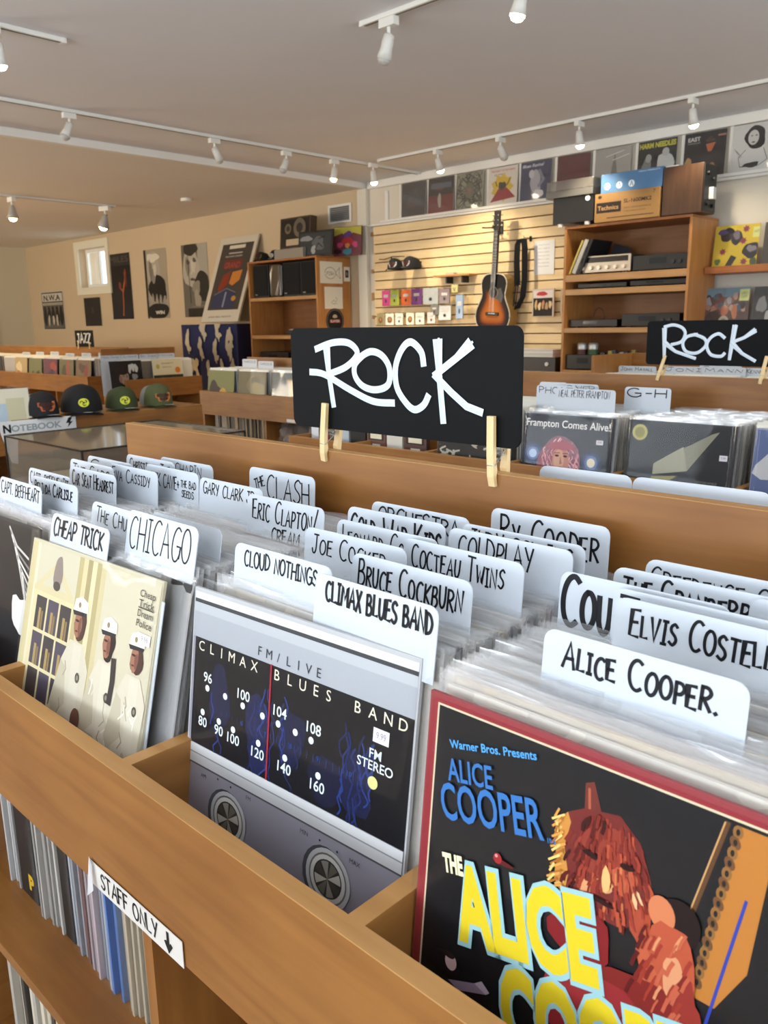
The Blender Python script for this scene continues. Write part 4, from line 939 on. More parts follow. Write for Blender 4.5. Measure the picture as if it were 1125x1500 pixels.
# ---------------------------------------------------------------- caps in the low bin
def cap(label, col, patch, pcol, loc, rz, s_=1, mesh_back=None, group='caps on the low bin', sticker=True):
    t = thing('cap', label, 'cap', loc, (0, 0, rz), group)
    bm = newbm(); n, m_ = 24, 14; R = .090*s_
    rings = []
    for j in range(m_+1):
        ph = j/m_*math.pi/2; row = []
        for i in range(n):
            a_ = 2*math.pi*i/n; f = max(0, math.cos(a_))
            h = (.100+.012*f)*s_*math.sin(ph)**(1-.15*f); rr = R*math.cos(ph)**.52
            row.append(bm.verts.new((rr*math.cos(a_)*1.12, rr*math.sin(a_)*.92, h+.012)))
        rings.append(row)
    for a_, b_ in zip(rings[:-1], rings[1:-1]):
        for i in range(n):
            f = bm.faces.new((a_[i], a_[(i+1) % n], b_[(i+1) % n], b_[i]))
            ang = 2*math.pi*(i+.5)/n
            if mesh_back and abs(ang-math.pi) < 1.75: f.material_index = 1
    top = bm.verts.new((0, 0, .012+.1015*s_))
    for i in range(n): bm.faces.new((rings[-2][i], rings[-2][(i+1) % n], top))
    bmesh.ops.delete(bm, geom=rings[-1], context='VERTS')
    fab = mat(col, .85, noise=.15, nscale=200, bump=.2)
    obj('crown', bm, [fab, mat(mesh_back or col, .9, noise=.3, nscale=260)], t, smooth=True)
    bm = newbm(); rows = []
    for j in range(5):
        row = []
        for i in range(13):
            a_ = math.radians(-62+124*i/12); r0 = R*1.08; ext = j/4*.068*s_*math.cos(a_*.85)
            x = (r0*math.cos(a_)*1.03+ext); y = r0*.92*math.sin(a_)*(1-.05*j/4)
            row.append(bm.verts.new((x, y, .014-.16*y*y/ s_/.09*1.2-.006*j/4)))
        rows.append(row)
    for a_, b_ in zip(rows, rows[1:]):
        for i in range(12): bm.faces.new((a_[i], a_[i+1], b_[i+1], b_[i]))
    bmesh.ops.solidify(bm, geom=bm.faces[:], thickness=.003); obj('brim', bm, fab, t, smooth=True)
    bm = newbm(); bmesh.ops.create_icosphere(bm, subdivisions=1, radius=.006); bmesh.ops.translate(bm, verts=bm.verts, vec=(0, 0, .012+.104*s_)); obj('button', bm, fab, t)
    # emblem follows the front of the crown
    a = Art(.09, .050, y=0, clip=False, step=.00035)
    if patch == 'disc':
        a.ell(pcol, .5, .5, .30, .45, 24); a.ell('2A2A1A', .5, .5, .07, .10, 12)
        for k in range(3):
            t0 = k*2.09; a.line('2A2A1A', [[(.5+.12*math.cos(t0), .5+.18*math.sin(t0)), (.5+.2*math.cos(t0+.5), .5+.3*math.sin(t0+.5)), (.5+.2*math.cos(t0+1.1), .5+.3*math.sin(t0+1.1))]], .09)
    else:
        a.poly(pcol, [(.02, .9), (.98, 1.0), (.98, .4), (.80, .02), (.18, .05), (.12, .45), (.02, .5)]); 
        a.hand('4A2018', 'RECORD', .10, .58, .26, .09, width=.8); a.hand('4A2018', 'SHOP', .24, .16, .26, .09, width=.55)
    o = a.build('emblem', t); 
    for v in o.data.vertices:
        x, y, z = v.co; z2 = z+.030*s_; k = max(0, 1-((z2-.012)/(.112*s_))**2)
        v.co = (R*1.12*k**.24*math.sqrt(max(0, 1-(x/(R*1.0))**2))-y+.0035, x, z2)
    if sticker:
        o = obj('sticker', B(-.016, .016, -.022, .022, 0, .0008), mat('DEDEE2', .2), t, loc=(R*1.12+.040*s_, .012, .0175), rot=(0, -.05, .1))
    return t
hd = thing('display_board', 'wooden board across the low bin on which the caps rest', 'board', (-4.41, 2.19, -.012))
obj('panel', B(-.225, .222, -.52, .52, 0, .012, bev=.001), WOODY, hd)
cap('black cap with grey mesh back and orange patch, leftmost cap', '1B1A1C', 'bar', 'C06A3C', (-4.268, 1.845, .001), -.10, 1.08, '6E7278')
cap('tall black cap with a round yellow emblem, second from left', '121214', 'disc', 'D8DC3A', (-4.262, 2.065, .001), -.35, 1.30)
cap('dark green cap with a round yellow emblem, third from left', '3A4424', 'disc', 'D8DC3A', (-4.262, 2.30, .001), -.30, 1.05)
cap('olive green cap with orange patch and grey side, rightmost cap', '4E5430', 'bar', 'C8783A', (-4.268, 2.52, .001), -.12, 1.08, '7A7E80')
a = A12(); a.rect('E2DCC4', 0, 0, 1, 1); a.rect('B8CAD8', .06, .06, .62, .78); a.rect('CFCBA8', .62, .06, .92, .86); a.poly('8A8A78', [(.66, .06), (.72, .5), (.78, .06)]); a.poly('5A6A70', [(.10, .10), (.14, .28), (.22, .12)]); a.rect('C89A70', .55, .06, .8, .16)
q = Euler((-.10, 0, math.pi/2)).to_matrix(); t = thing('record', 'pale album cover with a light blue picture at the left edge, beside the caps', 'record', Vector((-4.235, 1.62, .155))-q @ Vector((0, 0, JH)), (-.10, 0, math.pi/2))
obj('jacket', jacket_mesh('E2DCC4'), None, t); obj('sleeve', SMF[1], None, t); a.build('cover_print', t)
# notebook placard on the low bin rail
t = thing('placard', 'white corner placard lettered NOTEBOOK with a lightning bolt on the low bin rail', 'sign', (-4.146, 1.45, -.062), (0, 0, math.pi/2))
bm = prism(newbm(), [(.17, -.14), (.20, -.15), (.215, 0), (.52, .0), (.52, .065), (.13, .065), (.13, .02)], -.003, 0); obj('board', bm, mat('E2E4E4', .4), t)
a = Art(.39, .065, y=-.0035, clip=False); a.type('1A1A1C', 'N', .04, .15, .6, bold=.04); a.type('9AA4A8', 'OTEBOOK', .14, .2, .48, width=.66, bold=.03); a.poly('1A1A1C', [(.90, .9), (.86, .45), (.90, .48), (.88, .12), (.96, .6), (.92, .56), (.95, .9)])
o = a.build('lettering', t); o.location = (.325, 0, 0)

# smoked display case
t = thing('display_case', 'smoked acrylic display case on a wooden counter left of the near bin', 'display case', (-3.60, 1.39, 0))
CW, CD = .70, .74
obj('base_tray', B(0, CW, 0, CD, -.215, -.185, bev=.003), mat('1C1A18', .4), t)
obj('cover', B(.004, CW-.004, .004, CD-.004, -.1845, -.001), SMOKE, t)
bm = newbm(); e = .0035
for x, y in ((0, 0), (CW, 0), (0, CD), (CW, CD)): box(bm, x-e, x+e, y-e, y+e, -.185, 0)
for y in (0, CD): box(bm, 0, CW, y-e, y+e, -e, e)
for x in (0, CW): box(bm, x-e, x+e, 0, CD, -e, e)
obj('edge_trim', bm, mat('2E2A26', .2), t)
t2 = thing('counter', 'low wooden counter carrying the smoked display case', 'counter', (-3.62, 1.37, 0))
obj('cabinet', B(0, .76, 0, .80, ZF, -.240, bev=.003), WOODV, t2); obj('counter_top', B(-.01, .77, -.01, .81, -.240, -.215, bev=.004), WOOD, t2)
ci = 0
for x, y, w_, d_, c, lb in ((.10, .10, .18, .24, 'D8CCA0', 'cream booklet lying in the smoked display case, nearest the front left'), (.34, .10, .22, .16, 'C8BCA8', 'tan card lying in the smoked display case at front right'), (.12, .42, .2, .2, '4A3A34', 'dark folder lying at the back left of the smoked case'), (.42, .36, .2, .26, '1E1E20', 'black vinyl sleeve lying at the back right of the smoked case')):
    o = obj('booklet', B(0, w_, 0, d_, 0, .02, bev=.001), mat(c, .5, noise=.2, nscale=30)); o.location = (-3.60+x, 1.39+y, -.1835); tag(o, lb, 'booklet', 'booklets in the smoked case')

# ---------------------------------------------------------------- wall of albums above the slats
AX = [-5.868, -5.520, -5.176, -4.800, -4.452, -4.083, -3.724, -3.348, -2.974, -2.610]
def w_art(k):
    a = Art(.315, .315, y=-.0006); R_ = random.Random(k)
    if k == 0: a.rect('3A3C3E', 0, 0, 1, 1); a.blob('4A4C50', .5, .5, .25, .3, 3, .3); a.blob('5A4048', .45, .35, .08, .12, 5, .3)
    if k == 1: a.rect('2A2626', 0, 0, 1, 1); a.rect('6E2A28', 0, 0, 1, .5); a.blob('7A3A34', .45, .75, .15, .12, 3, .2); a.rect('56606E', .1, .7, .9, .85); a.blob('A8A898', .45, .35, .07, .2, 5, .2)
    if k == 2:
        a.rect('8C8C7A', 0, 0, 1, 1)
        for i in range(16): a.line('3E4038', [smooth([(R_.random(), R_.random()) for _ in range(5)], 3)], .025)
        a.ell('6E6A58', .5, .5, .18, .22); a.ell('8A6A62', .5, .5, .06, .09)
    if k == 3: a.rect('DCD4C8', 0, 0, 1, 1); a.type('B8443A', 'THE RIGHT TO THE VISION', .08, .88, .05, width=.82, bold=.02); a.type('4A3A34', 'JOURNAL', .2, .78, .05, width=.35); a.star('D8B83A', .48, .45, .3, .4, 9); a.poly('9A2A2C', [(.08, .08), (.35, .42), (.5, .5), (.65, .42), (.95, .15)]); a.blob('3E3A28', .48, .5, .12, .12, 4, .3); a.line('3E3A28', [[(.3, .5), (.25, .62)], [(.65, .5), (.75, .68)]], .03)
    if k == 4: a.rect('343E5E', 0, 0, 1, 1); a.type('DADCE4', 'Blues Revival', .05, .86, .08, width=.7, shear=.3, bold=.02); a.blob('A8A8B0', .5, .42, .18, .34, 5, .2); a.ell('C0BCC0', .36, .68, .09, .11); a.line('7A7E92', [[(.6, .75), (.75, .5), (.6, .35)]], .09); a.blob('D0D0D4', .6, .15, .15, .12, 7, .2)
    if k == 5: a.rect('5A2428', 0, 0, 1, 1); [a.line('6E3034', [[(i*.08, 0), (i*.08+.3, 1)]], .01) for i in range(10)]
    if k == 6: a.rect('A8A49C', 0, 0, 1, 1); a.poly('7A7872', [(.1, .1), (.45, .3), (.55, .9), (.65, .3), (.95, .1)]); a.blob('6A6864', .6, .2, .3, .1, 4, .2); a.line('DEDAD2', [[(.3, .8), (.8, .9)], [(.5, .7), (.95, .8)]], .02)
    if k == 7: a.rect('1C1C1C', 0, 0, 1, 1); a.type('C8C03A', 'HARM NEEDLES', .03, .84, .12, width=.94, bold=.05); a.blob('C8C8C4', .72, .42, .2, .28, 4, .25); a.blob('7E7E7A', .25, .35, .14, .24, 5, .3); a.ell('A0A09C', .28, .6, .08, .1); a.ell('B8B8B4', .72, .7, .09, .1); a.blob('1C1C1C', .5, .25, .1, .1, 8, .3)
    if k == 8: a.rect('221C1C', 0, 0, 1, 1); a.type('D8D4CC', 'EAST', .08, .82, .09, width=.30, bold=.03); a.type('B8B4AC', 'BANDIT BALLADS', .08, .76, .03, width=.30); a.ell('5A4034', .62, .80, .12, .035); a.ell('4A3028', .62, .84, .06, .06); a.poly('B8643C', [(.52, .72), (.75, .74), (.62, .45)]); a.blob('2C2424', .62, .35, .25, .25, 4, .2); a.blob('B08A58', .12, .3, .1, .15, 5, .3); a.ell('A8804E', .7, .22, .07, .08); a.rect('3A2A24', 0, .0, 1, .12); a.rect('B87A6A', .8, .86, .98, .9)
    if k == 9: a.rect('D6D4CE', 0, 0, 1, 1); a.blob('1A1818', .50, .70, .24, .24, 5, .15); a.ell('D0CEC8', .46, .70, .12, .16); a.ell('1A1818', .42, .74, .025, .012); a.ell('1A1818', .52, .74, .025, .012); a.ell('3A2A2A', .46, .60, .04, .015); a.line('1A1818', [[(.3, .45), (.15, .3), (.2, .1), (.6, .08), (.8, .2), (.7, .45)]], .012); a.blob('1A1818', .45, .12, .2, .05, 6, .3); [a.line('1A1818', [[(.05+.03*i, .5-.05*i), (.15+.02*i, .4-.02*i)]], .008) for i in range(5)]
    return a
WN = ['dark grey album on the wall ledge, leftmost of the row', 'red and black album on the wall ledge, second from left', 'grey green patterned album third in the wall row', 'white album with a yellow burst over a red hill on the wall ledge', 'blue album with a pale figure on the wall ledge', 'plain dark red album on the wall ledge above the turntable', 'pale grey album with a mill-like shape above the blue box', 'black and white album lettered HARM NEEDLES on the wall ledge', 'dark album with a hatted figure in an orange scarf on the wall ledge', 'white album with an ink drawn dark haired woman at the right end']
for k, x in enumerate(AX):
    t = thing('album_cover', WN[k], 'album', (x+.1575, YB-.045, 1.478), (-.05, 0, 0), 'albums on the wall ledge')
    obj('jacket', B(-.1575, .1575, 0, .004, 0, .315), mat('D0CCC2', .5), t); w_art(k).build('cover_print', t)
    obj('wrap', B(-.160, .160, -.003, -.0025, -.001, .318), WRAP, t)
struct('trim_5', B(-6.15, XR, YB-.065, YB-.0, 1.452, 1.476, bev=.004), WHITE, 'white shelf strip carrying the wall albums')
for k, x in enumerate([-5.905]+[x-.018 for x in AX[1:]]+[-2.27]):
    o = obj('wall_batten', B(-.014, .014, -.02, 0, 1.476, 1.80, bev=.003), WHITE); o.location = (x, YB-.0, 0); tag(o, 'white upright batten between the albums on the wall ledge', 'batten', 'white battens of the wall ledge')
o = obj('wall_batten', B(-.02, .02, -.02, 0, 1.46, 1.76, bev=.003), WHITE); o.location = (-6.1, YB, 0); tag(o, 'lone white batten near the corner post left of the wall albums', 'batten')
# pale shelf moulding above the albums
struct('trim_6', B(-6.2, XR, YB-.03, YB, 1.80, 1.815, bev=.004), WHITE, 'thin white strip above the wall albums')

# ---------------------------------------------------------------- slat wall
t = thing('slat_wall', 'pale wooden slatted display wall behind the guitar', 'display wall', (-6.27, YB-.04, 0))
SW = 6.27-3.72; z = 1.425; sp = .0905
obj('backing', B(0, SW, .022, .04, -.45, 1.425), mat('6E4A22', .7), t)
k = 0
while z > -.40:
    obj('slat', B(0, SW, 0, .022, z-sp+.010, z, bev=.003), WPALE, t); z -= sp
for i, z in enumerate((1.355, .985, .75, .71, .52, .28)):
    obj('bracket_end', B(-.035, .0, -.005, .015, z-.02, z+.02), wood('9A6E3C', 'A87C48'), t)
def hook(x, z, l=.12, n=1, label=None, group='black hooks on the slat wall'):
    t = thing('display_hook', label, 'hook', (x, YB-.04, z), 0, group)
    bm = newbm(); tube(bm, [(0, -.004, 0), (0, -l, -.004), (0, -l-.01, .012)], .003, 6); obj('rod', bm, mat('161616', .4, .6), t)
    obj('plate', B(-.012, .012, -.004, -.0005, -.03, .015), mat('161616', .4, .6), t); return t

# --- guitar
def guitar():
    t = thing('acoustic_guitar', 'sunburst acoustic guitar hanging on the slat wall', 'guitar', (-4.625, YB-.20, .372), (0, .055, -.06))
    half = [(0, 0), (.08, .002), (.14, .018), (.182, .055), (.200, .115), (.194, .175), (.165, .235), (.140, .285), (.133, .325), (.142, .375), (.146, .420), (.130, .462), (.095, .490), (.04, .500), (0, .500)]
    R_ = smooth(half, 4)
    out = [(x, z) for x, z in R_]+[(-x, z) for x, z in reversed(R_)][1:-1]
    D = .112
    obj('body', prism(newbm(), out, .002, D), wood('8A6A34', 'A08048'), t)
    tb = newbm(); tube(tb, [(x, .001, z) for x, z in out]+[(out[0][0], .001, out[0][1])], .0045, 5); obj('binding', tb, mat('E6DFC8', .4), t)
    # sunburst soundboard: radial blend inside the material (it is the finish of the guitar)
    m = bpy.data.materials.new('sunburst'); m.use_nodes = True; n = m.node_tree; L = n.links; bs = n.nodes['Principled BSDF']
    at = n.nodes.new('ShaderNodeAttribute'); at.attribute_name = 'rim'
    rp = n.nodes.new('ShaderNodeValToRGB'); e = rp.color_ramp.elements
    e[0].position = 0; e[0].color = lin('C4701A'); e[1].position = 1; e[1].color = lin('0C0806')
    x = e.new(.35); x.color = lin('A85412'); x = e.new(.62); x.color = lin('421806'); x = e.new(.8); x.color = lin('120A06')
    L.new(at.outputs['Fac'], rp.inputs[0]); L.new(rp.outputs[0], bs.inputs['Base Color']); bs.inputs['Roughness'].default_value = .38; bs.inputs['Specular IOR Level'].default_value = .2
    bm = newbm(); cx, cz = 0, .155; NR = 10; n_ = len(out); rings = []
    for j in range(NR+1):
        s_ = 1-j/NR
        rings.append([bm.verts.new((cx+(x-cx)*s_, 0, cz+(z-cz)*s_)) for x, z in out] if j < NR else None)
    ctr = bm.verts.new((cx, 0, cz))
    for j in range(NR-1):
        for i in range(n_): bm.faces.new((rings[j][i], rings[j][(i+1) % n_], rings[j+1][(i+1) % n_], rings[j+1][i]))
    for i in range(n_): bm.faces.new((rings[NR-1][i], rings[NR-1][(i+1) % n_], ctr))
    bmesh.ops.recalc_face_normals(bm, faces=bm.faces[:])
    me = mesh(bm, m)
    at_ = me.attributes.new('rim', 'FLOAT', 'POINT')
    for v in me.vertices:
        dmin = min(math.hypot(v.co.x-x, v.co.z-z) for x, z in out)
        val = 1-min(1, dmin/.13); val = max(val, min(1, (v.co.z-.27)/.12)); at_.data[v.index].value = max(0, val)
    obj('soundboard', me, None, t)
    bm = newbm(); cyl(bm, (0, -.002, .335), (0, .0, .335), .052, n=28); obj('rosette', bm, mat('7A6A50', .4), t)
    bm = newbm(); cyl(bm, (0, -.004, .335), (0, -.002, .335), .043, n=28); obj('sound_hole', bm, mat('181008', .6), t)
    obj('bridge', B(-.075, .075, -.012, 0, .135, .165, bev=.004), mat('1A100C', .4), t)
    obj('saddle', B(-.04, .04, -.016, -.012, .150, .155), mat('E8E4D8', .4), t)
    bm = newbm(); pg = [(.02, .29), (.10, .25), (.115, .31), (.085, .38), (.055, .37)]; prism(bm, pg, -.0015, 0); obj('pickguard', bm, mat('120C0A', .25), t)
    nk = obj('neck', B(-.024, .024, -.008, .016, .50, .865, bev=.004), mat('3A2416', .4), t)
    fb = obj('fretboard', B(-.026, .026, -.014, -.008, .385, .865), mat('1C1410', .5), t)
    bm = newbm(); z = .865; 
    for k in range(19): z_ = .865-.645*(1-2**(-(k+1)/12)); box(bm, -.026, .026, -.0158, -.014, z_-.001, z_+.001)
    fr = obj('frets', bm, mat('C8C4BC', .3, 1), t)
    bm = prism(newbm(), [(-.026, .865), (.026, .865), (.036, .90), (.033, 1.03), (-.033, 1.03), (-.036, .90)], -.010, .006); hdk = obj('headstock', bm, mat('14100E', .3), t)
    for s_ in (-1, 1):
        for k in range(3):
            bm = newbm(); cyl(bm, (s_*.022, -.018, .91+.042*k), (s_*.022, -.010, .91+.042*k), .005, n=10); cyl(bm, (s_*.036, 0, .91+.042*k), (s_*.056, 0, .91+.042*k), .003, n=8); box(bm, s_*.052-.006, s_*.052+.008, -.004, .004, .902+.042*k, .918+.042*k, bev=.002)
            obj('tuning_peg', bm, mat('C9C6C0', .25, 1), t)
    bm = newbm()
    for k in range(6):
        x = -.018+.0072*k; tube(bm, [(x*1.4, -.0175, .152), (x, -.0165, .865)], .0007, 4)
    obj('strings', bm, mat('CFC9BC', .3, 1), t)
    return t
guitar()
t = thing('guitar_hanger', 'black wall hanger behind the guitar headstock', 'hanger', (-4.66, YB-.04, 1.27))
obj('plate', B(-.035, .035, -.015, 0, -.05, .06, bev=.003), mat('161414', .5), t)
bm = newbm(); tube(bm, [(0, -.015, .0), (0, -.13, .0)], .008, 8); tube(bm, [(-.06, -.19, .0), (-.045, -.15, 0), (0, -.13, 0), (.045, -.15, 0), (.06, -.19, 0)], .006, 8); obj('yoke', bm, mat('161414', .5), t)
# strap on hook
hook(-4.33, 1.165, .10, label='black hook holding the guitar strap')
t = thing('guitar_strap', 'long black guitar strap hanging from a hook right of the guitar', 'strap', (-4.36, YB-.10, 1.16))
bm = newbm()
def ribbon(bm, pts, wv):
    prev = None
    for p in pts:
        p = Vector(p); a_ = bm.verts.new(p-Vector(wv)/2); b_ = bm.verts.new(p+Vector(wv)/2)
        if prev: bm.faces.new((prev[0], prev[1], b_, a_))
        prev = (a_, b_)
ribbon(bm, [(-.045, -.02, -.40), (-.05, -.03, -.2), (-.045, -.03, -.05), (-.02, -.03, -.005), (.02, -.03, -.01), (.03, -.03, -.08), (.035, -.03, -.35), (.02, -.03, -.50), (-.04, -.03, -.60)], (.05, .02, .01))
bmesh.ops.solidify(bm, geom=bm.faces[:], thickness=.004); obj('webbing', bm, mat('18181A', .7), t)
bm = newbm(); tube(bm, [(-.05, -.03, -.35), (-.06, -.03, -.45), (-.09, -.03, -.65)], .005, 6); tube(bm, [(-.03, -.03, -.38), (-.045, -.03, -.5), (-.07, -.03, -.64)], .004, 6); obj('cord', bm, mat('18181A', .7), t)
t = thing('price_list', 'white printed sheet pinned to the slat wall right of the strap', 'sheet', (-4.285, YB-.044, .848))
obj('paper', B(0, .205, -.0008, 0, 0, .285), mat('EDEDEA', .6), t)
a = Art(.205, .285, y=-.0012); [a.type('8A8A92', tx, .2, .86-.105*i, .03, width=.55) for i, tx in enumerate(('Guitar Price List', 'New strings in', 'Fender packs', 'Acoustic sets', 'Electric sets', 'Picks and straps', 'Ask at counter'))]
o = a.build('lettering', t); o.location = (.1025, 0, 0)
# wall caps
cap('black cap hanging on the slat wall, left of the pair', '141416', 'bar', 'BDBDBD', (-5.84, YB-.17, .965), -1.2, .95, sticker=True, group='caps on the slat wall')
cap('black cap hanging on the slat wall, right of the pair', '101012', 'bar', 'A8A8A8', (-5.62, YB-.17, .960), -1.5, 1.05, sticker=True, group='caps on the slat wall')
for x in (-5.84, -5.62): hook(x, 1.03, .10, label='black hook behind the %s black cap on the slat wall' % ('left' if x < -5.7 else 'right'))
t = thing('wire_rack', 'thin black wire arm at the left end of the slat wall', 'rack', (-6.18, YB-.05, 1.07))
bm = newbm(); tube(bm, [(0, 0, .03), (.1, -.03, .02), (.24, -.05, .04), (.40, -.05, .03)], .004, 6); tube(bm, [(.22, -.05, .04), (.22, -.05, -.06)], .008, 6); obj('wire', bm, mat('181818', .5), t)
t = thing('wall_shelf', 'small wooden shelf with metal brackets left of the guitar', 'shelf', (-5.36, YB-.16, .875))
obj('board', B(0, .44, 0, .118, 0, .018, bev=.002), wood('A0713A', 'B4854C'), t)
for x in (.15, .34): obj('bracket', B(x-.008, x+.008, .02, .118, -.06, 0), mat('2A2622', .5), t)
o = obj('box', B(0, .10, 0, .06, 0, .02, bev=.002), mat('CFA890', .5)); o.location = (-5.22, YB-.14, .8935); tag(o, 'small pink flat box on the little wall shelf', 'box')
# hanging packets
PK = [(-6.02, .705, .125, .155, 'D0408A', 'hot pink string packet on the slat wall'), (-5.89, .705, .12, .150, 'A8B83A', 'lime green string packet on the slat wall'), (-5.745, .705, .145, .150, 'D8602E', 'orange string packet on the slat wall'),
      (-5.59, .705, .145, .155, '6A2A78', 'purple string packet on the slat wall'), (-5.42, .705, .19, .155, '9EA29E', 'pale grey blister packet on the slat wall'), (-5.235, .70, .12, .14, '6A4A48', 'brown and red packet on the slat wall'),
      (-5.12, .765, .08, .07, 'CFC88A', 'small yellow card on the slat wall'), (-5.05, .595, .085, .22, '7E9CC0', 'blue blister pack hanging left of the guitar'),
      (-6.10, .495, .11, .12, 'B4A878', 'cream packet with a small picture, leftmost of the lower row'), (-5.96, .495, .11, .12, 'A2925A', 'yellowish packet with an orange picture in the lower row'), (-5.84, .495, .10, .12, 'A2A884', 'pale green packet in the lower row of the slat wall'),
      (-5.68, .495, .10, .12, 'B8AC72', 'mustard packet with a small picture in the lower row'), (-5.56, .495, .11, .12, '9EA480', 'light green packet beside the mustard one'), (-5.40, .50, .10, .11, 'A88878', 'brown beaded packet in the lower row'),
      (-5.24, .545, .15, .14, '8E8C84', 'grey stacked packets hanging below the pale blister packet'), (-5.36, .575, .10, .10, '8A8680', 'dark grey packet behind the stacked grey ones')]
for i, (x, z, w_, h_, c, lb) in enumerate(PK):
    t = thing('string_packet', lb, 'packet', (x, YB-.12-.012*(i % 2), z), (0, 0, random.uniform(-.15, .15)), 'packets hanging on the slat wall')
    obj('pouch', B(-w_/2, w_/2, -.006, .006, -h_/2, h_/2, bev=.003), mat(c, .25, coat=.4), t)
    a = Art(w_*.9, h_*.9, y=-.0066); 
    if 'picture' in lb: a.ell('8A5A34', .5, .45, .3, .3); a.ell('C89860', .5, .5, .15, .18)
    else: a.rect('B8B8B4' if i < 5 else 'D8D4CC', .2, .55, .8, .75) if i != 6 else a.rect('8A7E4A', .2, .5, .8, .6); a.ell('3A3638', .5, .3, .12, .12)
    o = a.build('pouch_print', t); o.location = (0, 0, -h_*.45)
    bm = newbm(); tube(bm, [(0, .12, h_/2+.006), (0, -.02, h_/2)], .002, 5); obj('hanger_rod', bm, mat('161616', .4), t)
t = thing('picture_pack', 'clear pack with a red and dark group picture right of the strap', 'packet', (-4.15, YB-.09, .49), (0, 0, -.1))
obj('pouch', B(-.12, .12, -.006, .006, 0, .235, bev=.003), mat('C8B8A8', .3), t)
a = Art(.22, .225, y=-.0066); a.rect('241C1A', .02, .02, .98, .7); a.rect('E0D4CC', .02, .7, .98, .98); a.blob('C03A40', .45, .86, .25, .09, 3, .2)
for i in range(5): a.blob(['D8B078', 'E8CFA0', 'C89060', 'B89A70', 'E0C090'][i], .15+.18*i, .45-.06*(i % 2), .07, .16, i, .3)
a.build('pouch_print', t)
t = thing('picture_pack', 'narrow pack half hidden behind the stereo shelves at the slat wall edge', 'packet', (-3.93, YB-.08, .50)); obj('pouch', B(-.05, .05, -.006, .006, 0, .22, bev=.003), mat('B89A78', .35), t); obj('card', B(-.03, .05, -.008, -.0062, .02, .16), mat('1E1A1A', .5), t)
# low cabinet strip in front of the slat wall
t = thing('equipment_box', 'black equipment box under a pile of white papers below the slat wall', 'equipment', (-4.30, 5.95, -.1))
obj('case', B(0, .52, 0, .40, 0, .255, bev=.004), mat('141414', .4), t); bm = newbm(); cyl(bm, (.44, -.012, .20), (.44, 0, .20), .016, n=14); obj('knob', bm, mat('D8D4CC', .3), t)
o = thing('low_counter', 'plain low counter under the black equipment box', 'counter', (-4.6, 5.85, 0)); obj('body', B(0, .86, 0, .48, ZF, -.10, bev=.004), WOOD, o)
t = thing('paper_stack', 'pile of white papers on the black equipment box', 'papers', (-4.24, 5.97, .1555))
for i in range(4): obj('sheet_bundle', B(0+random.uniform(-.01, .01), .42, 0, .30, .016*i, .016*i+.0145, bev=.001), mat(['E4E0D6', 'D8D4CA', 'E8E6E0', 'D0CCC4'][i], .6), t)

# ---------------------------------------------------------------- stereo shelves
def bookcase(label, x0, x1, y0, y1, top, shelves, th=.02, bh=.045):
    t = thing('bookcase', label, 'bookcase', (x0, y0, 0)); W_, D_ = x1-x0, y1-y0
    for x in (0, W_-th): obj('side_panel', B(x, x+th, 0, D_, ZF, top-th, bev=.002), wood('A66C34', 'BC8246', (40, 40, 3)), t)
    obj('top_panel', B(-.0, W_, 0, D_, top-th, top, bev=.002), wood('9A5A28', 'AA6C38'), t)
    obj('back_panel', B(th, W_-th, D_-.012, D_, ZF, top-th), wood('7C4C22', '8E5A30'), t)
    for z, h_ in shelves: obj('shelf', B(th, W_-th, .003, D_-.012, z-h_, z, bev=.002), wood('A87A48', 'BC8E58'), t)
    return t
bookcase('tall wooden bookcase of stereo gear on the right of the slat wall', -3.70, -2.665, 5.90, 6.345, 1.168, [(.800, .052), (.690, .045), (.392, .038), (.06, .03), (-.35, .03)])
bookcase('tall wooden bookcase with speakers, left of the white corner post', -7.82, -6.65, 5.90, 6.38, 1.150, [(.755, .036), (.345, .04), (.0, .03), (-.4, .03)])
BLK = mat('121213', .4); BLK2 = mat('1C1B1B', .5)
# right bookcase top
t = thing('turntable', 'grey and black turntable with a smoky lid atop the right bookcase', 'turntable', (-3.86, 5.86, 1.385))
obj('plinth', B(0, .42, 0, .33, 0, .05, bev=.004), mat('6E6C68', .35, .3), t); obj('lid', B(.005, .415, .005, .325, .051, .125, bev=.006), film('lid_smoke', .45, .8, '9A958C', .08, .4), t)
bm = newbm(); cyl(bm, (.17, .165, .051), (.17, .165, .062), .14, n=30); obj('platter', bm, BLK, t); bm = newbm(); tube(bm, [(.36, .26, .07), (.35, .12, .07), (.30, .06, .066)], .005, 6); obj('tonearm', bm, mat('B0B0B0', .3, 1), t)
t = thing('amplifier', 'black box amplifier with pale feet under the grey turntable', 'amplifier', (-3.80, 5.88, 1.1695))
obj('case', B(0, .36, 0, .30, .022, .2150, bev=.004), BLK, t)
for x in (.06, .30): bm = newbm(); cyl(bm, (x, .02, 0), (x, .02, .022), .022, n=14); obj('foot', bm, mat('D8D4CC', .3), t)
bm = newbm(); cyl(bm, (.31, -.008, .19), (.31, 0, .19), .02, n=14); obj('knob', bm, mat('E0DED8', .3), t)
t = thing('cardboard_box', 'brown cardboard turntable box lettered Technics SL-1600MK2', 'box', (-3.425, 5.87, 1.1695))
obj('carton', B(0, .52, 0, .36, 0, .205, bev=.003), mat('96703E', .7, noise=.08, nscale=15), t)
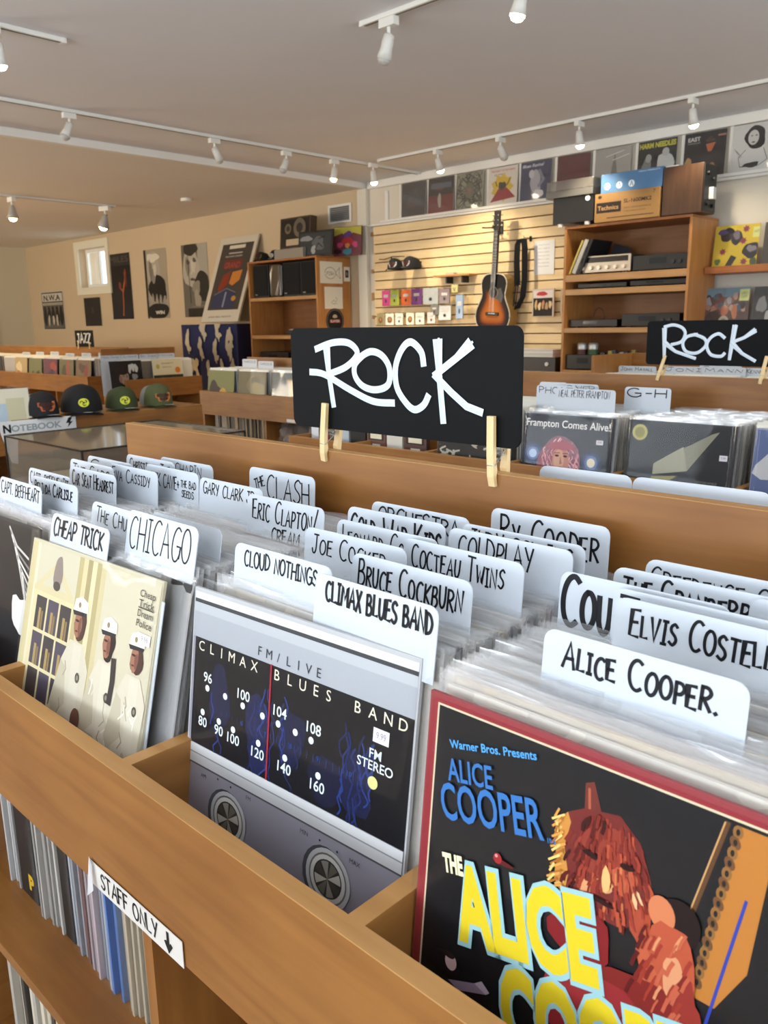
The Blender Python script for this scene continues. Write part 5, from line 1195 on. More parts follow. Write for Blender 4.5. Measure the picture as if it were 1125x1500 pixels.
a = Art(.52, .205, y=-.0005, clip=False); a.rect('2A2220', .03, .32, .42, .68); a.type('B08A58', 'Technics', .05, .42, .15, width=.33, bold=.02); a.type('3A2C22', 'SL-1600MK2', .46, .60, .13, width=.42, bold=.02); a.type('5A4632', 'DIRECT DRIVE AUTOMATIC', .46, .40, .05, width=.42); a.type('5A4632', 'TURNTABLE SYSTEM', .46, .28, .05, width=.34); a.rect('4A3828', .2, .12, .92, .15); a.ell('3A2C22', .08, .88, .03, .06); a.type('3A2C22', '7', .9, .82, .12)
o = a.build('carton_print', t); o.location = (.26, 0, 0)
t = thing('cardboard_box', 'blue carton with three white round emblems on the brown box', 'box', (-3.385, 5.88, 1.3755))
obj('carton', B(0, .49, 0, .34, 0, .135, bev=.003), mat('4A76A2', .6, noise=.05), t)
a = Art(.49, .135, y=-.0005, clip=False)
for u in (.11, .31, .51): a.ell('DCE6EC', u, .35, .05, .18); a.line('5C86AE', [[(u-.02, .25), (u, .48), (u+.02, .25)]], .06)
a.type('DCE6EC', 'HIGH FIDELITY', .62, .86, .06, width=.34); o = a.build('carton_print', t); o.location = (.245, 0, 0)
o = obj('paper', B(0, .09, 0, .2, 0, .012), mat('DEDCD6', .6)); o.location = (-2.895+.0, 5.95, 1.1695+.31); 
t = thing('speaker', 'upright wooden speaker with a black back panel on the right bookcase', 'speaker', (-2.885, 5.87, 1.1695))
obj('cabinet', B(0, .29, 0, .22, 0, .325, bev=.003), wood('3A2414', '4A301C', (40, 40, 3)), t)
obj('side_plate', B(.2905, .296, .01, .21, .01, .315), BLK2, t)
for y, z in ((.06, .26), (.15, .23), (.06, .06), (.15, .05)): bm = newbm(); cyl(bm, (.296, y, z), (.312, y, z), .013, n=12); obj('terminal', bm, BLK, t)
obj('plug', B(.296, .33, .09, .14, .09, .17, bev=.004), mat('CFCFCB', .4), t)
o.location = (-2.885, 5.90, 1.495); tag(o, 'white folded paper on top of the wooden speaker', 'paper')
t = thing('cable', 'loose black cable coiled beside the speaker on the right bookcase', 'cable', (-2.60+.0, 6.0, 1.1695)); bm = newbm(); tube(bm, [(-.01+.04*math.cos(k*.5), .05+.04*math.sin(k*.5)*.5, .05+.04*math.sin(k*.5)) for k in range(13)]+[(-.04, .05, .006), (-.12, .1, .005)], .004, 6); t.location = (-2.74+.02, 6.12, 1.172); obj('cord', bm, BLK, t)
# right bookcase contents
t = thing('receiver', 'silver stereo receiver with a row of knobs on the second shelf', 'receiver', (-3.60, 5.95, .8015))
obj('case', B(0, .45, .012, .33, .012, .135, bev=.003), mat('3A3430', .5), t); obj('faceplate', B(0, .45, 0, .012, .012, .135, bev=.002), mat('B8AE9E', .3, .5), t)
obj('tuning_window', B(.02, .43, -.002, 0, .085, .125), mat('1A1614', .2), t)
for i in range(6): bm = newbm(); cyl(bm, (.05+.07*i, -.02, .045), (.05+.07*i, 0, .045), .014, n=14); obj('knob', bm, mat('D0C8BA', .3, .7), t)
for x in (.05, .40): obj('foot', B(x-.015, x+.015, .02, .05, 0, .012), BLK, t)
def comp(label, x, y, z, w_, d_, h_, c='141414', knobs=2, name='audio_component'):
    t = thing(name, label, 'stereo component', (x, y, z)); obj('case', B(0, w_, 0, d_, .008, h_, bev=.003), mat(c, .4), t)
    obj('display', B(w_*.3, w_*.6, -.0015, 0, h_*.45, h_*.8), mat('232A30', .15), t)
    for i in range(knobs): bm = newbm(); cyl(bm, (w_*(.72+.12*i), -.012, h_*.5), (w_*(.72+.12*i), 0, h_*.5), min(.014, h_*.25), n=12); obj('knob', bm, mat('2C2C2E', .3), t)
    for xx in (.04, w_-.06): obj('foot', B(xx, xx+.02, .03, .05, 0, .008), BLK, t)
    return t
comp('black tape deck right of the silver receiver', -3.13, 5.95, .8015, .44, .30, .112)
comp('low black disc player on the narrow shelf, left', -3.60, 5.96, .6915, .42, .3, .040, knobs=0); comp('low black disc player on the narrow shelf, right', -3.15, 5.96, .6915, .44, .3, .045, knobs=0)
comp('thin black player on the third shelf, left with a wire loop', -3.66, 5.95, .3935, .42, .3, .062, knobs=0); comp('taller black recorder on the third shelf, right', -3.20, 5.95, .3935, .46, .3, .10)
comp('black component at the bottom of the right bookcase', -3.67, 5.93, .0615, .34, .3, .12, knobs=0)
t = thing('wire', 'thin looped wire behind the thin black player', 'wire', (-3.47, 6.08, .4575)); bm = newbm(); tube(bm, [(.05*math.cos(k*.3), 0, .09*math.sin(k*.3)) for k in range(11)], .0025, 6); obj('loop', bm, BLK, t)
for i, (x, th, c, lb, ln) in enumerate(((-3.665, .014, 'C8B45A', 'thin yellow-edged record leaning at the left of the second shelf', .42), (-3.635, .030, 'BDB8AE', 'thick grey record box leaning in the second shelf', .42), (-3.58, .020, '1A1818', 'black record case leaning behind the silver receiver', .40))):
    o = obj('record_case', B(0, th, 0, .30, 0, .27, bev=.001), mat(c, .5)); o.location = (x, 6.0-.08, .8075+th*.42); o.rotation_euler = (0, ln, 0); tag(o, lb, 'record case', 'leaning record cases')
o = obj('record_case', B(0, .16, 0, .006, 0, .2, bev=.001), mat('242226', .4)); o.location = (-3.50, 6.22, .8535); o.rotation_euler = (0, .30, 0); tag(o, 'dark square sleeve standing behind the silver receiver', 'record case')
for i, x in enumerate((-3.575, -3.475)):
    bm = newbm(); lathe(bm, [(.001, 0), (.030, 0), (.040, .02), (.040, .075), (.034, .09), (.001, .092)], 18, Matrix.Translation((x, 6.02, .182)))
    o = obj('can', bm, mat('C2C2BC', .3, .4, noise=.2, nscale=60), smooth=True); tag(o, ['left silver can with a dark base in the right bookcase', 'right silver can with a green base in the right bookcase'][i], 'can', 'cans in the bookcase')
    bm = newbm(); cyl(bm, (x, 6.02, .1805), (x, 6.02, .222), .0415, n=18); q_ = obj('label_band', bm, mat(['5A2A26', '3E5A34'][i], .5), o)
    o.location = (0, 0, 0)
t = thing('small_parts', 'assorted small yellow and black cartridges right of the cans', 'cartridges', (-3.40, 6.0, .1815))
for i in range(7): obj('cartridge', B(.05*i, .05*i+.035, (i % 2)*.03, (i % 2)*.03+.03, 0, .02+.01*(i % 3), bev=.002), mat(['1C1C1C', 'B8A43A', '2A2A2A', 'C8C8C8', '141414', '8A7A3A', '222222'][i], .4), t)
# left bookcase contents
for i, (x, w_, lb) in enumerate(((-7.78, .26, 'black speaker at the left of the top shelf in the left bookcase'), (-7.26, .30, 'black speaker in the middle of the top shelf in the left bookcase'), (-6.95, .27, 'black speaker at the right of the top shelf in the left bookcase'))):
    t = thing('speaker', lb, 'speaker', (x, 5.94, .7565), 0, 'black speakers in the left bookcase'); obj('cabinet', B(0, w_, .012, .3, 0, .355, bev=.004), BLK, t); obj('grille', B(.01, w_-.01, 0, .0119, .02, .345, bev=.004), mat('0C0C0D', .9), t)
    obj('badge', B(.03, .07, -.001, 0, .03, .04), mat('9A9A9A', .3, .8), t)
t = thing('wrapped_item', 'tall item in shiny clear plastic between the black speakers', 'packet', (-7.47, 5.93, .7565)); bm = B(0, .19, 0, .15, 0, .35, bev=.02); bmesh.ops.subdivide_edges(bm, edges=bm.edges[:], cuts=3); [setattr(v, 'co', v.co+Vector((random.uniform(-.006, .006), random.uniform(-.008, .004), random.uniform(-.003, .003)*(v.co.z > .02)))) for v in bm.verts]; obj('wrapping', bm, mat('4E4438', .12, .3), t)
comp('flat dark player on the middle shelf of the left bookcase', -7.25, 5.95, .3465, .55, .3, .05, knobs=0); 
o = obj('magazine', B(0, .5, 0, .25, 0, .012), mat('A89A88', .5)); o.location = (-7.20, 5.96, .398); tag(o, 'pale magazine lying on the flat player in the left bookcase', 'magazine')
comp('large black receiver on the lower shelf of the left bookcase', -7.72, 5.95, .0015, .5, .3, .16, '18181A'); comp('second black receiver on the lower shelf of the left bookcase', -7.18, 5.95, .0015, .45, .3, .15, '121214')
t = thing('framed_record_award', 'dark framed award with two discs on the left bookcase', 'framed award', (-7.36, 6.0, 1.205), (-.08, 0, .0)); obj('frame', B(0, .50, 0, .09, .05, .375, bev=.004), wood('3A2818', '4A3420'), t); obj('backboard', B(.02, .48, -.001, 0, .07, .355), mat('1A1614', .3), t)
for x, r_ in ((.14, .055), (.33, .10)):
    bm = newbm(); cyl(bm, (x, -.006, .26), (x, -.001, .26), r_, n=28); dk = obj('disc', bm, mat('8A8478', .25, .8), t); bm = newbm(); cyl(bm, (x, -.008, .26), (x, -.0061, .26), r_*.5, n=20); obj('disc_label', bm, mat('2A221C', .4), dk)
obj('plaque', B(.11, .34, -.004, -.001, .085, .15), mat('C8B89A', .3, .3), t)
o = obj('amplifier', B(0, .48, 0, .26, 0, .10, bev=.004), mat('8E8678', .5)); o.location = (-7.37, 5.93, 1.1515); tag(o, 'flat beige box under the framed disc award', 'box')
t = thing('framed_photo', 'black framed black and white photograph leaning on the left bookcase', 'framed photo', (-7.00, 5.95, 1.152), (-.12, 0, .12)); obj('frame', B(0, .48, 0, .02, 0, .26, bev=.003), mat('141212', .4), t)
a = Art(.43, .215, y=-.0008); a.rect('3A3C3C', 0, 0, 1, 1); a.blob('8A8C8C', .2, .75, .18, .14, 3, .3); a.blob('5E6060', .6, .5, .2, .3, 5, .3); a.blob('A0A2A2', .45, .2, .08, .2, 6, .2); a.line('1A1A1A', [[(.5, .2), (.6, .5), (.75, .3)], [(.6, .7), (.8, .8)]], .04)
o = a.build('photo_print', t); o.location = (.24, 0, .0225)
t = thing('poster_card', 'colourful psychedelic poster card at the right end of the left bookcase', 'poster', (-6.50, 6.20, 1.152), (-.08, 0, .25)); obj('card', B(-.17, .17, 0, .02, 0, .29, bev=.001), mat('5A3A34', .5), t)
a = Art(.33, .285, y=-.0006); a.rect('6E3A44', 0, 0, 1, 1); a.poly('B8B04A', [(0, 1), (0, .7), (.3, .8), (.5, .65), (.7, .8), (1, .7), (1, 1)]); a.blob('6A4A8A', .5, .72, .14, .14, 2, .3); a.blob('B03A3A', .5, .5, .2, .16, 3, .3); a.blob('C04A7A', .22, .38, .1, .1, 4, .2); a.blob('C04A7A', .78, .38, .1, .1, 5, .2); a.blob('4A8A9A', .5, .14, .18, .1, 6, .2); a.blob('3A2A2A', .15, .15, .12, .1, 7, .3); a.blob('D08A4A', .5, .35, .08, .1, 8, .2)
a.build('card_print', t)
cap('dark cap on top of the left bookcase, left of the two', '181614', 'bar', '6A6A3A', (-7.66, 6.0, 1.1505), -1.4, .85, sticker=False, group='caps on the left bookcase')
cap('dark cap with a white round emblem on the left bookcase', '141416', 'disc', 'C8C8C4', (-7.47, 6.05, 1.1505), -1.4, .95, sticker=True, group='caps on the left bookcase')
# drawings on the left bookcase's side
def sidesheet(label, y0, y1, z0, z1, art, name='drawing', col='E6DFC8'):
    t = thing(name, label, 'drawing', (-6.6495, y0, z0), (0, 0, math.pi/2)); obj('paper', B(0, y1-y0, -.0008, 0, 0, z1-z0), mat(col, .7), t)
    o = art.build('drawing_print', t); o.location = ((y1-y0)/2, 0, 0)
a = Art(.31, .21, y=-.0014); a.line('5A5A58', [[(.2+.0, .5)]+[(.45-.25*math.cos(k*.5), .5+.28*math.sin(k*.5)) for k in range(13)], [(.68, .5), (.9, .8)], [(.68, .5), (.9, .25)], [(.88, .8), (.86, .5), (.92, .25)]], .02); a.hand('6A6A68', 'FISH', .3, .4, .16, .02, width=.3)
sidesheet('white sheet with a drawn fish on the side of the left bookcase', 5.945, 6.265, .875, 1.095, a)
a = Art(.24, .2, y=-.0014); a.line('7A7A76', [smooth([(.35, .3), (.5, .45), (.6, .35), (.7, .5), (.6, .6)], 3), [(.4, .25), (.7, .28)]], .02)
sidesheet('off-white sheet with a faint sketch below the fish drawing', 6.0, 6.26, .615, .84, a)
a = Art(.07, .13, y=-.0014); a.rect('3A3C3A', .15, .3, .85, .9); a.ell('8A8A84', .5, .6, .15, .15)
sidesheet('small instant photo beside the fish drawing', 6.285, 6.375, .90, 1.05, a, 'photo')
t = thing('sticker', 'round black sticker low on the side of the left bookcase', 'sticker', (-6.6495, 6.14, .49), (0, 0, math.pi/2)); bm = newbm(); cyl(bm, (0, -.001, 0), (0, 0, 0), .13, n=30); obj('disc', bm, mat('1A1816', .4), t)
a = Art(.26, .26, y=-.0012); a.ell('6A6058', .5, .5, .46, .46, 28); a.ell('1E1A18', .5, .5, .42, .42, 28); a.blob('B8A888', .5, .68, .12, .08, 3, .2); a.rect('8A2A2A', .2, .42, .8, .56); a.type('E8E0D0', 'SLAYER', .24, .44, .1, width=.52, bold=.02); o = a.build('sticker_print', t); o.location = (0, 0, -.13)
# vent
t = thing('wall_vent', 'white louvred air vent high beside the corner post', 'vent', (-6.98, YB-.002, 1.515)); 
bm = newbm(); box(bm, 0, .36, -.015, 0, 0, .02, bev=.002); box(bm, 0, .36, -.015, 0, .165, .19, bev=.002); box(bm, 0, .025, -.015, 0, .02, .165); box(bm, .335, .36, -.015, 0, .02, .165); obj('frame', bm, WHITE, t)
for i in range(7): bm = newbm(); box(bm, .025, .335, -.011, -.003, .028+.019*i, .036+.019*i); obj('louvre', bm, mat('8E8E8C', .5), t)
obj('backing', B(.025, .335, -.002, 0, .02, .165), mat('5A5A5A', .6), t)

# ---------------------------------------------------------------- right wall shelves
t = thing('ledge_shelf', 'wooden picture ledge right of the stereo bookcase', 'shelf', (-2.66, 6.15, 0))
obj('board', B(0, 1.6, 0, .25, .765, .785, bev=.002), wood('A05C2A', 'B06C38'), t); obj('lip', B(0, 1.6, -.012, 0, .765, .815, bev=.003), wood('A05C2A', 'B06C38'), t)
t = thing('ledge_shelf', 'lower wooden picture ledge hidden behind the smaller ROCK sign', 'shelf', (-2.66, 6.15, 0)); obj('board', B(0, 1.6, 0, .25, .33, .35, bev=.002), wood('A05C2A', 'B06C38'), t); obj('lip', B(0, 1.6, -.012, 0, .33, .38, bev=.003), wood('A05C2A', 'B06C38'), t)
def ledge_album(label, art, x, z, col='D8D0B0', y=6.20):
    t = thing('album_cover', label, 'album', (x+.1575, y, z), (-.12, 0, 0)); obj('jacket', B(-.1575, .1575, 0, .004, 0, .315), mat(col, .5), t); art.build('cover_print', t); obj('wrap', B(-.160, .160, -.003, -.0025, 0, .318), WRAP, t)
a = Art(.315, .315, y=-.0006); a.rect('D8BC30', 0, 0, 1, 1); a.blob('28242E', .28, .80, .16, .15, 2, .2); a.blob('4A4878', .18, .86, .1, .07, 3, .2); a.blob('28242E', .5, .72, .12, .17, 4, .15); a.blob('7A7078', .5, .78, .08, .10, 5, .2); a.blob('28262C', .85, .42, .2, .16, 6, .2); a.blob('8A828A', .86, .46, .1, .08, 7, .3); a.poly('241F22', [(.28, .06), (.42, .34), (.55, .28), (.42, .04)])
for u, v in ((.22, .42), (.72, .18), (.70, .90), (.66, .64)): a.star('8A2E4A', u, v, .05, .09, 7)
a.blob('5A7A3A', .12, .2, .06, .08, 8, .3); a.blob('4A5A3A', .95, .15, .1, .1, 9, .3); a.rect('D8DC8A', .86, .70, 1, .93); a.type('6A6A4A', 'HTF', .89, .8, .06)
ledge_album('yellow album cover crowded with dark heads and purple bursts on the ledge', a, -2.635, .7865, 'C8B030')
a = Art(.315, .315, y=-.0006); a.rect('6A8A9A', 0, .8, 1, 1); a.rect('5A4038', 0, 0, 1, .8); R_ = random.Random(5)
for i in range(26): a.blob(['8A5A4A', 'A87A6A', '6A3A34', '9A9AA0', '4A5A6A', 'B89A8A', '3A2A2A'][i % 7], R_.uniform(.04, .96), R_.uniform(.5, .82), .06, .08, i, .2)
a.blob('2E2220', .2, .3, .18, .2, 3, .2); a.blob('B86A4A', .45, .48, .08, .14, 4, .2); a.blob('C87A4A', .68, .46, .07, .16, 5, .2); a.ell('B8AE9A', .45, .24, .12, .13); a.ell('8A7E6A', .45, .24, .06, .07); a.rect('D6DC8E', .76, .70, .98, .96); a.type('6A6A4A', 'USED', .80, .84, .06, width=.14); a.type('6A6A4A', 'COPY', .80, .76, .06, width=.14)
ledge_album('album cover of a crowd around a drum with a yellow note, on the lower ledge', a, -2.665, .352, '6A5048')
a = Art(.315, .315, y=-.0006); a.rect('2A2A2C', 0, 0, 1, 1); a.blob('8A8A8A', .2, .6, .1, .2, 3, .3); a.blob('B0B0B0', .5, .3, .2, .2, 4, .3)
ledge_album('black and white album at the right picture edge on the lower ledge', a, -2.325, .352, '2A2A2C')
a = Art(.315, .315, y=-.0006); a.rect('4A443E', 0, 0, 1, 1); a.blob('8A7A6A', .5, .5, .2, .3, 3, .3)
ledge_album('brown album just outside the right picture edge on the upper ledge', a, -2.285, .7865, '3A342E')

# ---------------------------------------------------------------- posters of the rear wall
def poster(label, x0, x1, z0, z1, fn, name='poster', y=YB, col='D8D2C4', lean=0, frame=None):
    t = thing(name, label, 'poster', (x0, y-.004, z0), (-lean, 0, 0)); W_, H_ = x1-x0, z1-z0
    obj('sheet', B(0, W_, -.0015, 0, 0, H_), mat(col, .55), t)
    a = Art(W_, H_, y=-.0025, step=.0002); a.rough = .3; fn(a); o = a.build('poster_print', t); o.location = (W_/2, 0, 0); return t
def p1(a):
    a.rect('C8C0B4', 0, 0, 1, 1); a.rect('2A2622', .03, .02, .97, .98); a.rect('D0C8BC', .05, .74, .95, .95); a.type('2A2622', 'N.W.A', .12, .77, .14, width=.74, bold=.03); a.rect('B0A898', .05, .64, .95, .71); a.type('4A443C', 'straight from the streets', .1, .66, .03, width=.8); a.rect('6A645C', .05, .04, .95, .62)
    for i in range(5): a.blob('1E1A18', .14+.18*i, .34, .08, .24, i, .15); a.ell('1E1A18', .14+.18*i, .56, .06, .05)
    for u in (.3, .5, .66): a.blob('C8C0B4', u, .25, .04, .14, int(u*9), .2)
poster('black and white group poster lettered N.W.A on the far left wall', -14.30, -13.47, .445, 1.07, p1)
poster('small nearly black poster with a faint figure below the window', -12.77, -12.24, .493, .925, lambda a: (a.rect('221C18', 0, 0, 1, 1), a.blob('4A3830', .5, .55, .06, .12, 3, .3)))
def p3(a):
    a.rect('1C1818', 0, 0, 1, 1); a.rect('2C2A28', 0, .82, 1, 1); a.type('5E564C', 'MILES', .06, .87, .09, width=.86); a.blob('8A3A24', .72, .66, .05, .10, 2, .3); a.line('B05A30', [[(.42, .5), (.58, .42), (.72, .62)], [(.58, .42), (.56, .2), (.52, .06)]], .03); a.blob('7A3A28', .45, .52, .05, .06, 4, .3); a.blob('6A2A20', .75, .58, .05, .08, 6, .2)
poster('tall black poster lettered MILES with a red lit figure', -11.87, -11.26, .583, 1.52, p3)
def p4(a):
    a.rect('A89C88', 0, 0, 1, 1); a.rect('2A2420', 0, 0, .1, 1); a.blob('B0A898', .40, .72, .27, .26, 3, .15); a.blob('DAD4C4', .4, .88, .25, .07, 4, .3); a.blob('1C1816', .55, .42, .42, .2, 5, .15); a.blob('8A8478', .38, .62, .12, .10, 6, .2); a.blob('7E766A', .28, .70, .07, .16, 7, .3); a.blob('C8C2B2', .47, .70, .06, .10, 8, .3)
    for i in range(5): a.blob('9A9488', .15+.17*i, .24, .06, .10, 9+i, .4)
    a.blob('1C1816', .5, .10, .5, .12, 15, .1); a.type('E0DACC', 'WIN', .38, .06, .05, width=.4, bold=.03)
poster('tall poster of a person in a dark hood with hands spread, middle of the wall', -10.87, -10.29, .58, 1.515, p4)
def p5(a):
    a.rect('6A645A', 0, 0, 1, 1); a.rect('A8A294', .62, .45, 1, 1); a.blob('B4AC9C', .35, .68, .3, .30, 3, .15); a.blob('3A342E', .36, .93, .26, .09, 4, .2); a.blob('2E2A26', .75, .42, .3, .2, 5, .15); a.blob('8E8678', .52, .40, .17, .09, 6, .3); a.blob('8A8274', .22, .70, .08, .14, 7, .3); a.blob('C6BEAE', .46, .70, .07, .10, 8, .3); a.blob('5E564C', .24, .76, .07, .035, 9, .3); a.blob('5E564C', .50, .78, .07, .03, 10, .3); a.line('D0C8B8', [[(.38, .78), (.40, .64), (.36, .60)]], .02); a.blob('A09888', .55, .25, .12, .12, 9, .3); a.blob('5A4A42', .40, .52, .10, .02, 9, .2); a.rect('2A2622', .15, .0, 1, .12); a.line('8A8478', [[(.3, .14), (.95, .16)]], .008); a.line('3A342E', [[(.24, 1), (.28, .2)]], .012)
poster('tall grey poster of a thinking face with a hand at the mouth', -9.91, -9.31, .582, 1.512, p5)
def p6(a):
    a.rect('D2CAB8', 0, 0, 1, 1); a.rect('4A443E', .10, .14, .93, .92); a.rect('D8D0BC', .30, .86, .72, .90); a.rect('B8B0A0', .32, .80, .68, .815); a.type('D0C8B4', 'FREE HAND CONCERT', .25, .76, .018, width=.45); a.rect('6E3A34', .25, .62, .75, .73); a.type('9A4A40', 'GRAND', .28, .63, .07, width=.42, bold=.03)
    a.poly('8A3A28', [(.25, .40), (.32, .55), (.5, .60), (.48, .44), (.3, .34)]); a.poly('C8803A', [(.52, .45), (.55, .58), (.8, .60), (.78, .48), (.62, .42)]); a.poly('3A3E5A', [(.18, .30), (.5, .38), (.78, .32), (.78, .16), (.18, .16)]); a.line('8A92A8', [[(.5, .18), (.5, .34)]], .03); a.ell('B88A4A', .74, .27, .06, .03); a.line('7A8298', [[(.2, .32), (.5, .39), (.75, .34)]], .008); a.type('6A645A', 'LIVE ALL NIGHT', .2, .05, .02, width=.6)
t = thing('framed_poster', 'cream bordered concert poster leaning against the wall above the blue cloth', 'poster', (-8.93, 5.98, .505), (-.36, 0, 0)); obj('backing_board', B(0, .76, 0, .02, 0, 1.08, bev=.003), mat('C8BEA8', .5), t)
a = Art(.76, 1.08, y=-.001, step=.0002); a.rough = .15; p6(a); o = a.build('poster_print', t); o.location = (.38, 0, 0)
# blue patterned cloth over a box
m = bpy.data.materials.new('blue_cloth'); m.use_nodes = True; n = m.node_tree; L = n.links; bs = n.nodes['Principled BSDF']; bs.inputs['Base Color'].default_value = lin('1E2450'); bs.inputs['Roughness'].default_value = .9
bm = newbm(); W_, D_, H_ = 1.18, .36, 1.36; NX, NZ = 40, 24
def drape(u, v): return .012*math.sin(u*38)*(1-v)+.006*math.sin(u*90+1)*(1-v)
rows = []
for j in range(NZ+1):
    v = j/NZ; rows.append([bm.verts.new((i/NX*W_, -.012-drape(i/NX, v), v*H_)) for i in range(NX+1)])
rows.append([bm.verts.new((i/NX*W_, D_, H_)) for i in range(NX+1)])
for a_, b_ in zip(rows, rows[1:]):
    for i in range(NX): bm.faces.new((a_[i], a_[i+1], b_[i+1], b_[i]))
o2 = []
for e, s_ in ((0, 1), (NX, -1)):
    q0 = [r[e] for r in rows[:NZ+1]]; q1 = [bm.verts.new((r[e].co.x-s_*.004, D_, r[e].co.z)) for r in rows[:NZ+1]]
    for k in range(NZ): bm.faces.new((q0[k], q0[k+1], q1[k+1], q1[k]))
cl = thing('patterned_cloth', 'dark blue cloth with pale leafy motifs draped over a box', 'cloth', (-9.28, 5.93, -.88)); obj('drape', bm, m, cl, smooth=True)
a = Art(1.18, 1.36, y=-.028, step=.0002)
for i, (u, v) in enumerate(((.12, .86), (.42, .97), (.68, .97), (.88, .90), (.14, .60), (.36, .80), (.62, .78), (.86, .80), (.25, .64), (.50, .60), (.74, .60), (.93, .62))):
    a.blob('B8B09A', u, v, .045, .075, i, .55); a.blob('B8B09A', u+.03, v-.07, .03, .03, i+30, .5); a.line('B8B09A', [[(u, v), (u+.02, v-.12)]], .012)
a.build('motif_print', cl).location = (.59, 0, 0)
o = obj('storage_box', B(0, 1.13, 0, .33, 0, 1.33, bev=.004), mat('3A2E26', .7)); o.location = (-9.255, 5.975, ZF+.0); tag(o, 'tall box hidden under the blue patterned cloth', 'box')

# ---------------------------------------------------------------- track lights
TRK = mat('E4E2DA', .5)
def track(label, x0, y0, x1, y1, z):
    t = thing('light_track', label, 'light track', ((x0+x1)/2, (y0+y1)/2, z)); L_ = math.hypot(x1-x0, y1-y0); ang = math.atan2(y1-y0, x1-x0); t.rotation_euler = (0, 0, ang)
    obj('rail', B(-L_/2, L_/2, -.0175, .0175, -.022, 0, bev=.003), TRK, t); obj('slot', B(-L_/2+.01, L_/2-.01, -.006, .006, -.0235, -.0221), mat('6A6862', .5), t)
    for s_ in (-1, 1): obj('end_cap', B(s_*L_/2-.012, s_*L_/2+.012, -.019, .019, -.025, 0, bev=.003), TRK, t)
track('white ceiling track running toward the corner post', -5.64, 1.0, -5.64, 6.35, ZC)
track('white ceiling track parallel to the back wall above the slats', -5.45, 5.62, 1.6, 5.62, ZC)
track('white ceiling track nearest the camera at the top edge', -3.13, 3.13, 1.4, 3.13, ZC)
track('short white ceiling track end at the upper left edge', -4.34, .2, -4.34, 2.19, ZC)
track('grey ceiling track with two warm lamps in the rear room', -9.14, 3.2, -9.14, 5.05, ZCL)
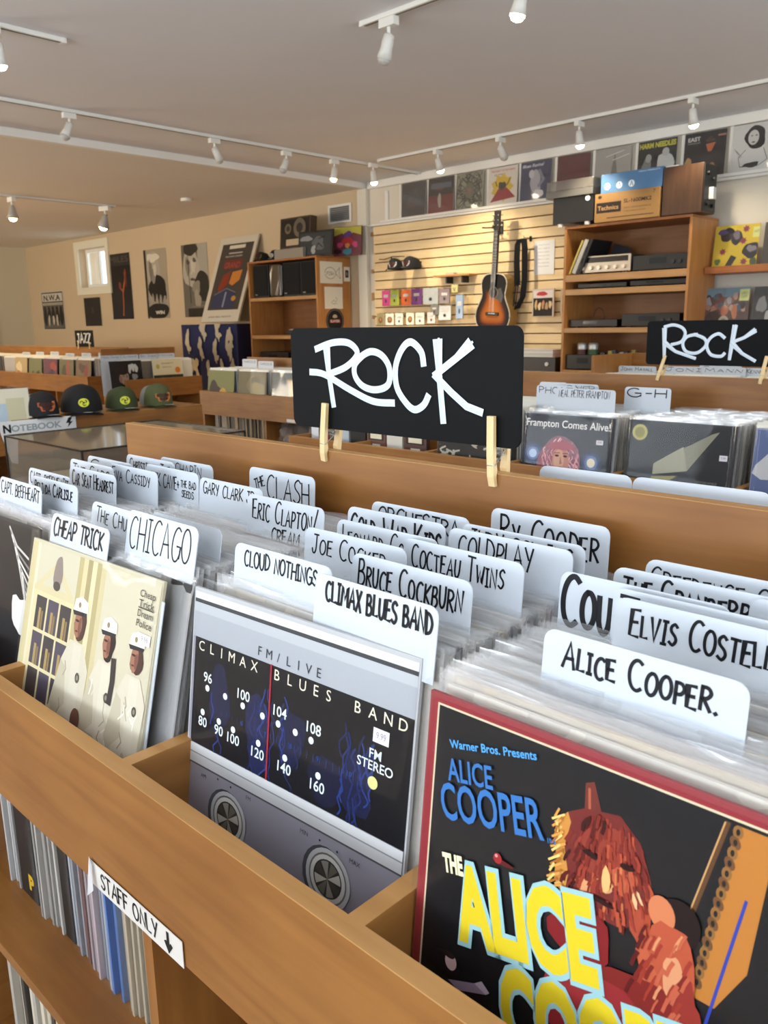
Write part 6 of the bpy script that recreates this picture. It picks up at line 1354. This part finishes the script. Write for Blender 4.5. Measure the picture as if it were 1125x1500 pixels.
def lamp(label, x, y, z, az, tilt, power, col, lit, warm=False, s_=1, group=None):
    t = thing('track_light', label, 'track light', (x, y, z-.0236), (0, 0, az), group)
    obj('adapter', B(-.045*s_, .045*s_, -.018*s_, .018*s_, -.036*s_, 0, bev=.003), TRK, t)
    bm = newbm(); cyl(bm, (0, 0, -.07*s_), (0, 0, -.036*s_), .008*s_, n=10); obj('stem', bm, TRK, t)
    q = Matrix.Translation((0, 0, -.075*s_)) @ Matrix.Rotation(tilt, 4, 'Y')
    hm = mat('D8D6CE' if not warm else 'A8A6A0', .4)
    bm = lathe(newbm(), [(.012*s_, .015*s_), (.022*s_, .008*s_), (.026*s_, -.02*s_), (.026*s_, -.045*s_), (.034*s_, -.085*s_), (.030*s_, -.085*s_), (.022*s_, -.05*s_)] if not warm else [(.014*s_, .015*s_), (.020*s_, .0), (.034*s_, -.05*s_), (.048*s_, -.085*s_), (.045*s_, -.085*s_), (.03*s_, -.05*s_)], 18, q)
    hd_ = obj('lamp_head', bm, hm, t, smooth=True)
    bm = newbm(); cyl(bm, (-.03*s_, 0, 0), (.03*s_, 0, 0), .004*s_, n=8); bm.transform(q); obj('knob', bm, hm, hd_)
    bm = lathe(newbm(), [(.001, -.112*s_), (.020*s_, -.106*s_), (.031*s_, -.090*s_), (.024*s_, -.072*s_), (.001, -.070*s_)], 16, q)
    obj('bulb', bm, mat(col, .3, emit=lit) if lit else mat('B8B4AC', .3), hd_, smooth=True)
    if power:
        l = bpy.data.lights.new('lamp_beam', 'SPOT'); l.energy = power; l.color = lin(col)[:3]; l.spot_size = math.radians(110); l.spot_blend = .6; l.shadow_soft_size = .03
        o = bpy.data.objects.new('lamp_beam', l); C.objects.link(o); o.parent = t; o.matrix_local = q @ Matrix.Translation((0, 0, -.125*s_))
    return t
CO, WA = 'FFEFD0', 'FFD690'
gA = 'lamps on the track toward the corner post'
for i, (y, lit) in enumerate(((2.84, 0), (4.00, 0), (4.71, 0), (5.25, 10))):
    lamp(['unlit white track lamp at the left, first on the long track', 'unlit white track lamp second on the long track', 'unlit white track lamp third on the long track', 'glowing warm track lamp last before the corner post'][i], -5.64, y, ZC, math.pi/2, .15 if lit else .5*(-1)**i, 30 if lit else 0, WA, lit)
for i, (x, lit, ti) in enumerate(((-5.53, 14, 0), (-4.77, 14, .3), (-4.13, 0, .6), (-3.43, 18, .1), (-2.585, 22, .2))):
    lamp(['lit track lamp right beside the corner post', 'lit track lamp above the third wall album', 'unlit track lamp above the guitar', 'lit track lamp above the turntable', 'bright track lamp above the dark hatted album'][i], x, 5.62, ZC, -math.pi/2, ti+.12, (20 if x > -4 else 38) if lit else 0, CO, lit)
lamp('unlit white track lamp hanging near the top middle edge', -2.96, 3.13, ZC, 0, .35, 0, CO, 0, s_=1.1)
lamp('brightly lit track lamp cut by the top picture edge', -2.20, 3.13, ZC, 0, .25, 14, CO, 24, s_=1.05)
for x in (-.9, .4): lamp('lit track lamp outside the picture above the near bin', x, 3.13, ZC, 0, .2, 10, CO, 14, group='lamps outside the picture')
lamp('lit track lamp at the left picture edge under the short track', -4.34, 1.86, ZC, -.4, .2, 10, CO, 16)
lamp('small warm lamp on the rear track, left of two', -9.14, 3.88, ZCL, 0, .1, 85, WA, 16, True, 1.3)
lamp('glowing warm lamp on the rear track, right of two', -9.14, 4.93, ZCL, .4, .35, 110, WA, 26, True, 1.45)
# small ceiling detector
t = thing('smoke_detector', 'small round ceiling fitting in the rear room', 'detector', (-8.2, 5.4, ZCL)); bm = newbm(); cyl(bm, (0, 0, -.03), (0, 0, 0), .06, n=20); obj('housing', bm, WHITE, t)

# ---------------------------------------------------------------- lift so that the floor is at z = 0
for o in S.objects:
    if o.parent is None and o is not cam: o.location.z += LIFT
